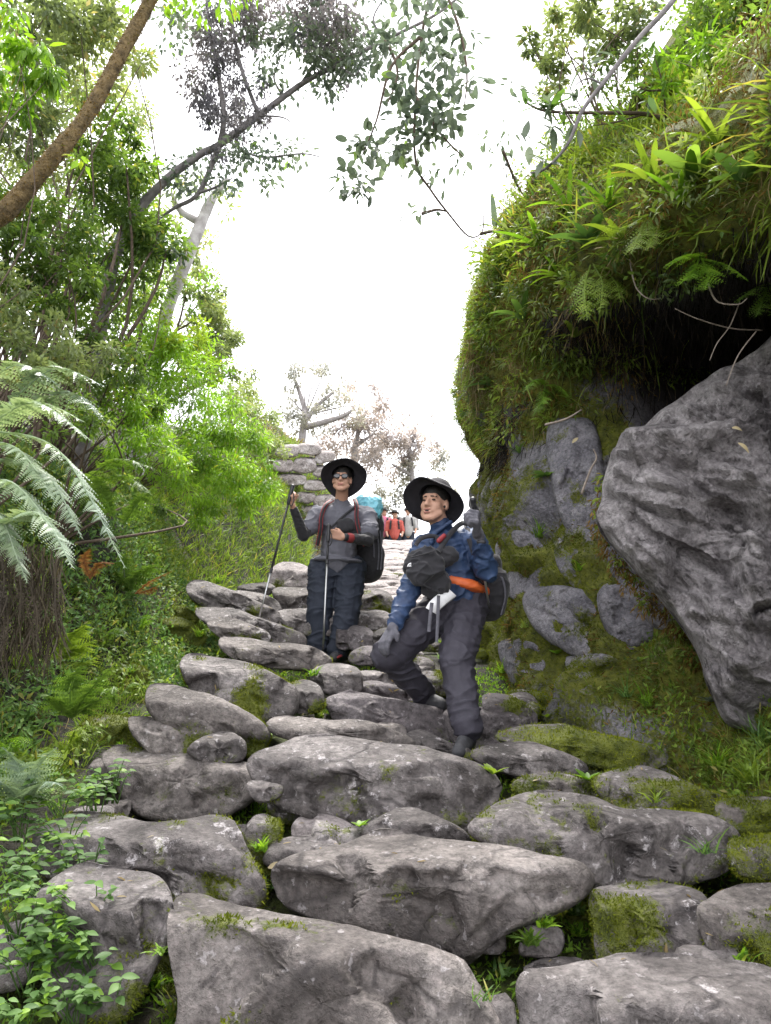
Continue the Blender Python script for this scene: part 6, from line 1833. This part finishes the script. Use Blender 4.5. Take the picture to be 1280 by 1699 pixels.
# ---------------------------------------------------------------- hikers far up the steps
def far_hiker(label, px, py_top, Y, top_mat, pack_mat, pack_label, hat_mat='hair', h=1.68, dx=.0):
    hd = at(px, py_top + 7, Y)
    g = np.array([hd[0], Y, hd[2] - h + .12])
    t = thing('person', g, label, 'person', 'hikers far up the steps')
    q = lambda x, y, z: g + np.array([x, y, z])
    R = rot(0, 0, 20)
    hp, L = head_prims(q(0, 0, h - .12), R)
    put('body', blob(hp + [('c', q(0, 0, h - .3), q(0, 0, h - .2), .06, .05), ('c', q(0, 0, .85), q(0, 0, h - .4), .13, .14), ('c', q(-.18, 0, h - .36), q(-.24, -.03, h - .62), .045, .04), ('c', q(-.24, -.03, h - .62), q(-.2, -.16, h - .8), .038, .03),
                           ('c', q(.18, 0, h - .36), q(.24, -.03, h - .62), .045, .04), ('c', q(.24, -.03, h - .62), q(.2, -.16, h - .8), .038, .03), ('c', q(-.18, 0, h - .36), q(.18, 0, h - .36), .06, .06),
                           ('c', q(-.1, 0, .85), q(-.1, 0, .08), .08, .05), ('c', q(.1, 0, .85), q(.1, 0, .08), .08, .05)], .012, 3), M['skin'], t)
    put('top', blob([('c', q(0, 0, .9), q(0, 0, h - .42), .16, .17), ('c', q(-.18, 0, h - .38), q(.18, 0, h - .38), .08, .08), ('c', q(-.18, 0, h - .36), q(-.24, -.03, h - .62), .065, .06), ('c', q(.18, 0, h - .36), q(.24, -.03, h - .62), .065, .06)], .014, 4), M[top_mat], t)
    put('trousers', blob([('c', q(-.09, 0, .88), q(-.1, 0, .1), .11, .08), ('c', q(.09, 0, .88), q(.1, 0, .1), .11, .08)], .014, 4), M['navy_cloth'], t)
    put('hat', blob([('e', q(0, .01, h - .06), (.095, .11, .07), R), ('e', q(0, -.02, h - .09), (.15, .16, .015), R)], .012, 2), M[hat_mat], t)
    b = thing('backpack', q(dx, .22, h - .9), pack_label, 'backpack', 'packs far up the steps')
    put('body', blob([('e', q(dx, .2, h - .5), (.16, .12, .25), None, 20, 12, .7)], .014, 4), M[pack_mat], b)
    mb = MB(); ribbon(mb, [q(-.1, .1, h - .26), q(-.11, -.17, h - .38), q(-.13, -.16, h - .6)], .05); ribbon(mb, [q(.1, .1, h - .26), q(.11, -.17, h - .38), q(.13, -.16, h - .6)], .05)
    put('strap', mb, M['black_cloth'], b)
far_hiker('distant hiker in pink beside the cyan pack cover', 637, 842, 23.0, 'pink', 'pink', 'pink backpack on the distant hiker beside the cyan cover')
far_hiker('distant hiker with bright red pack between the two men', 655, 846, 22.6, 'redcloth', 'redcloth', 'bright red backpack far up between the two men', dx=-.05)
far_hiker('distant hiker in pale grey beside the black hat of man in blue', 677, 841, 22.8, 'greycloth', 'black_cloth', 'dark backpack on the distant hiker in pale grey', dx=-.22)
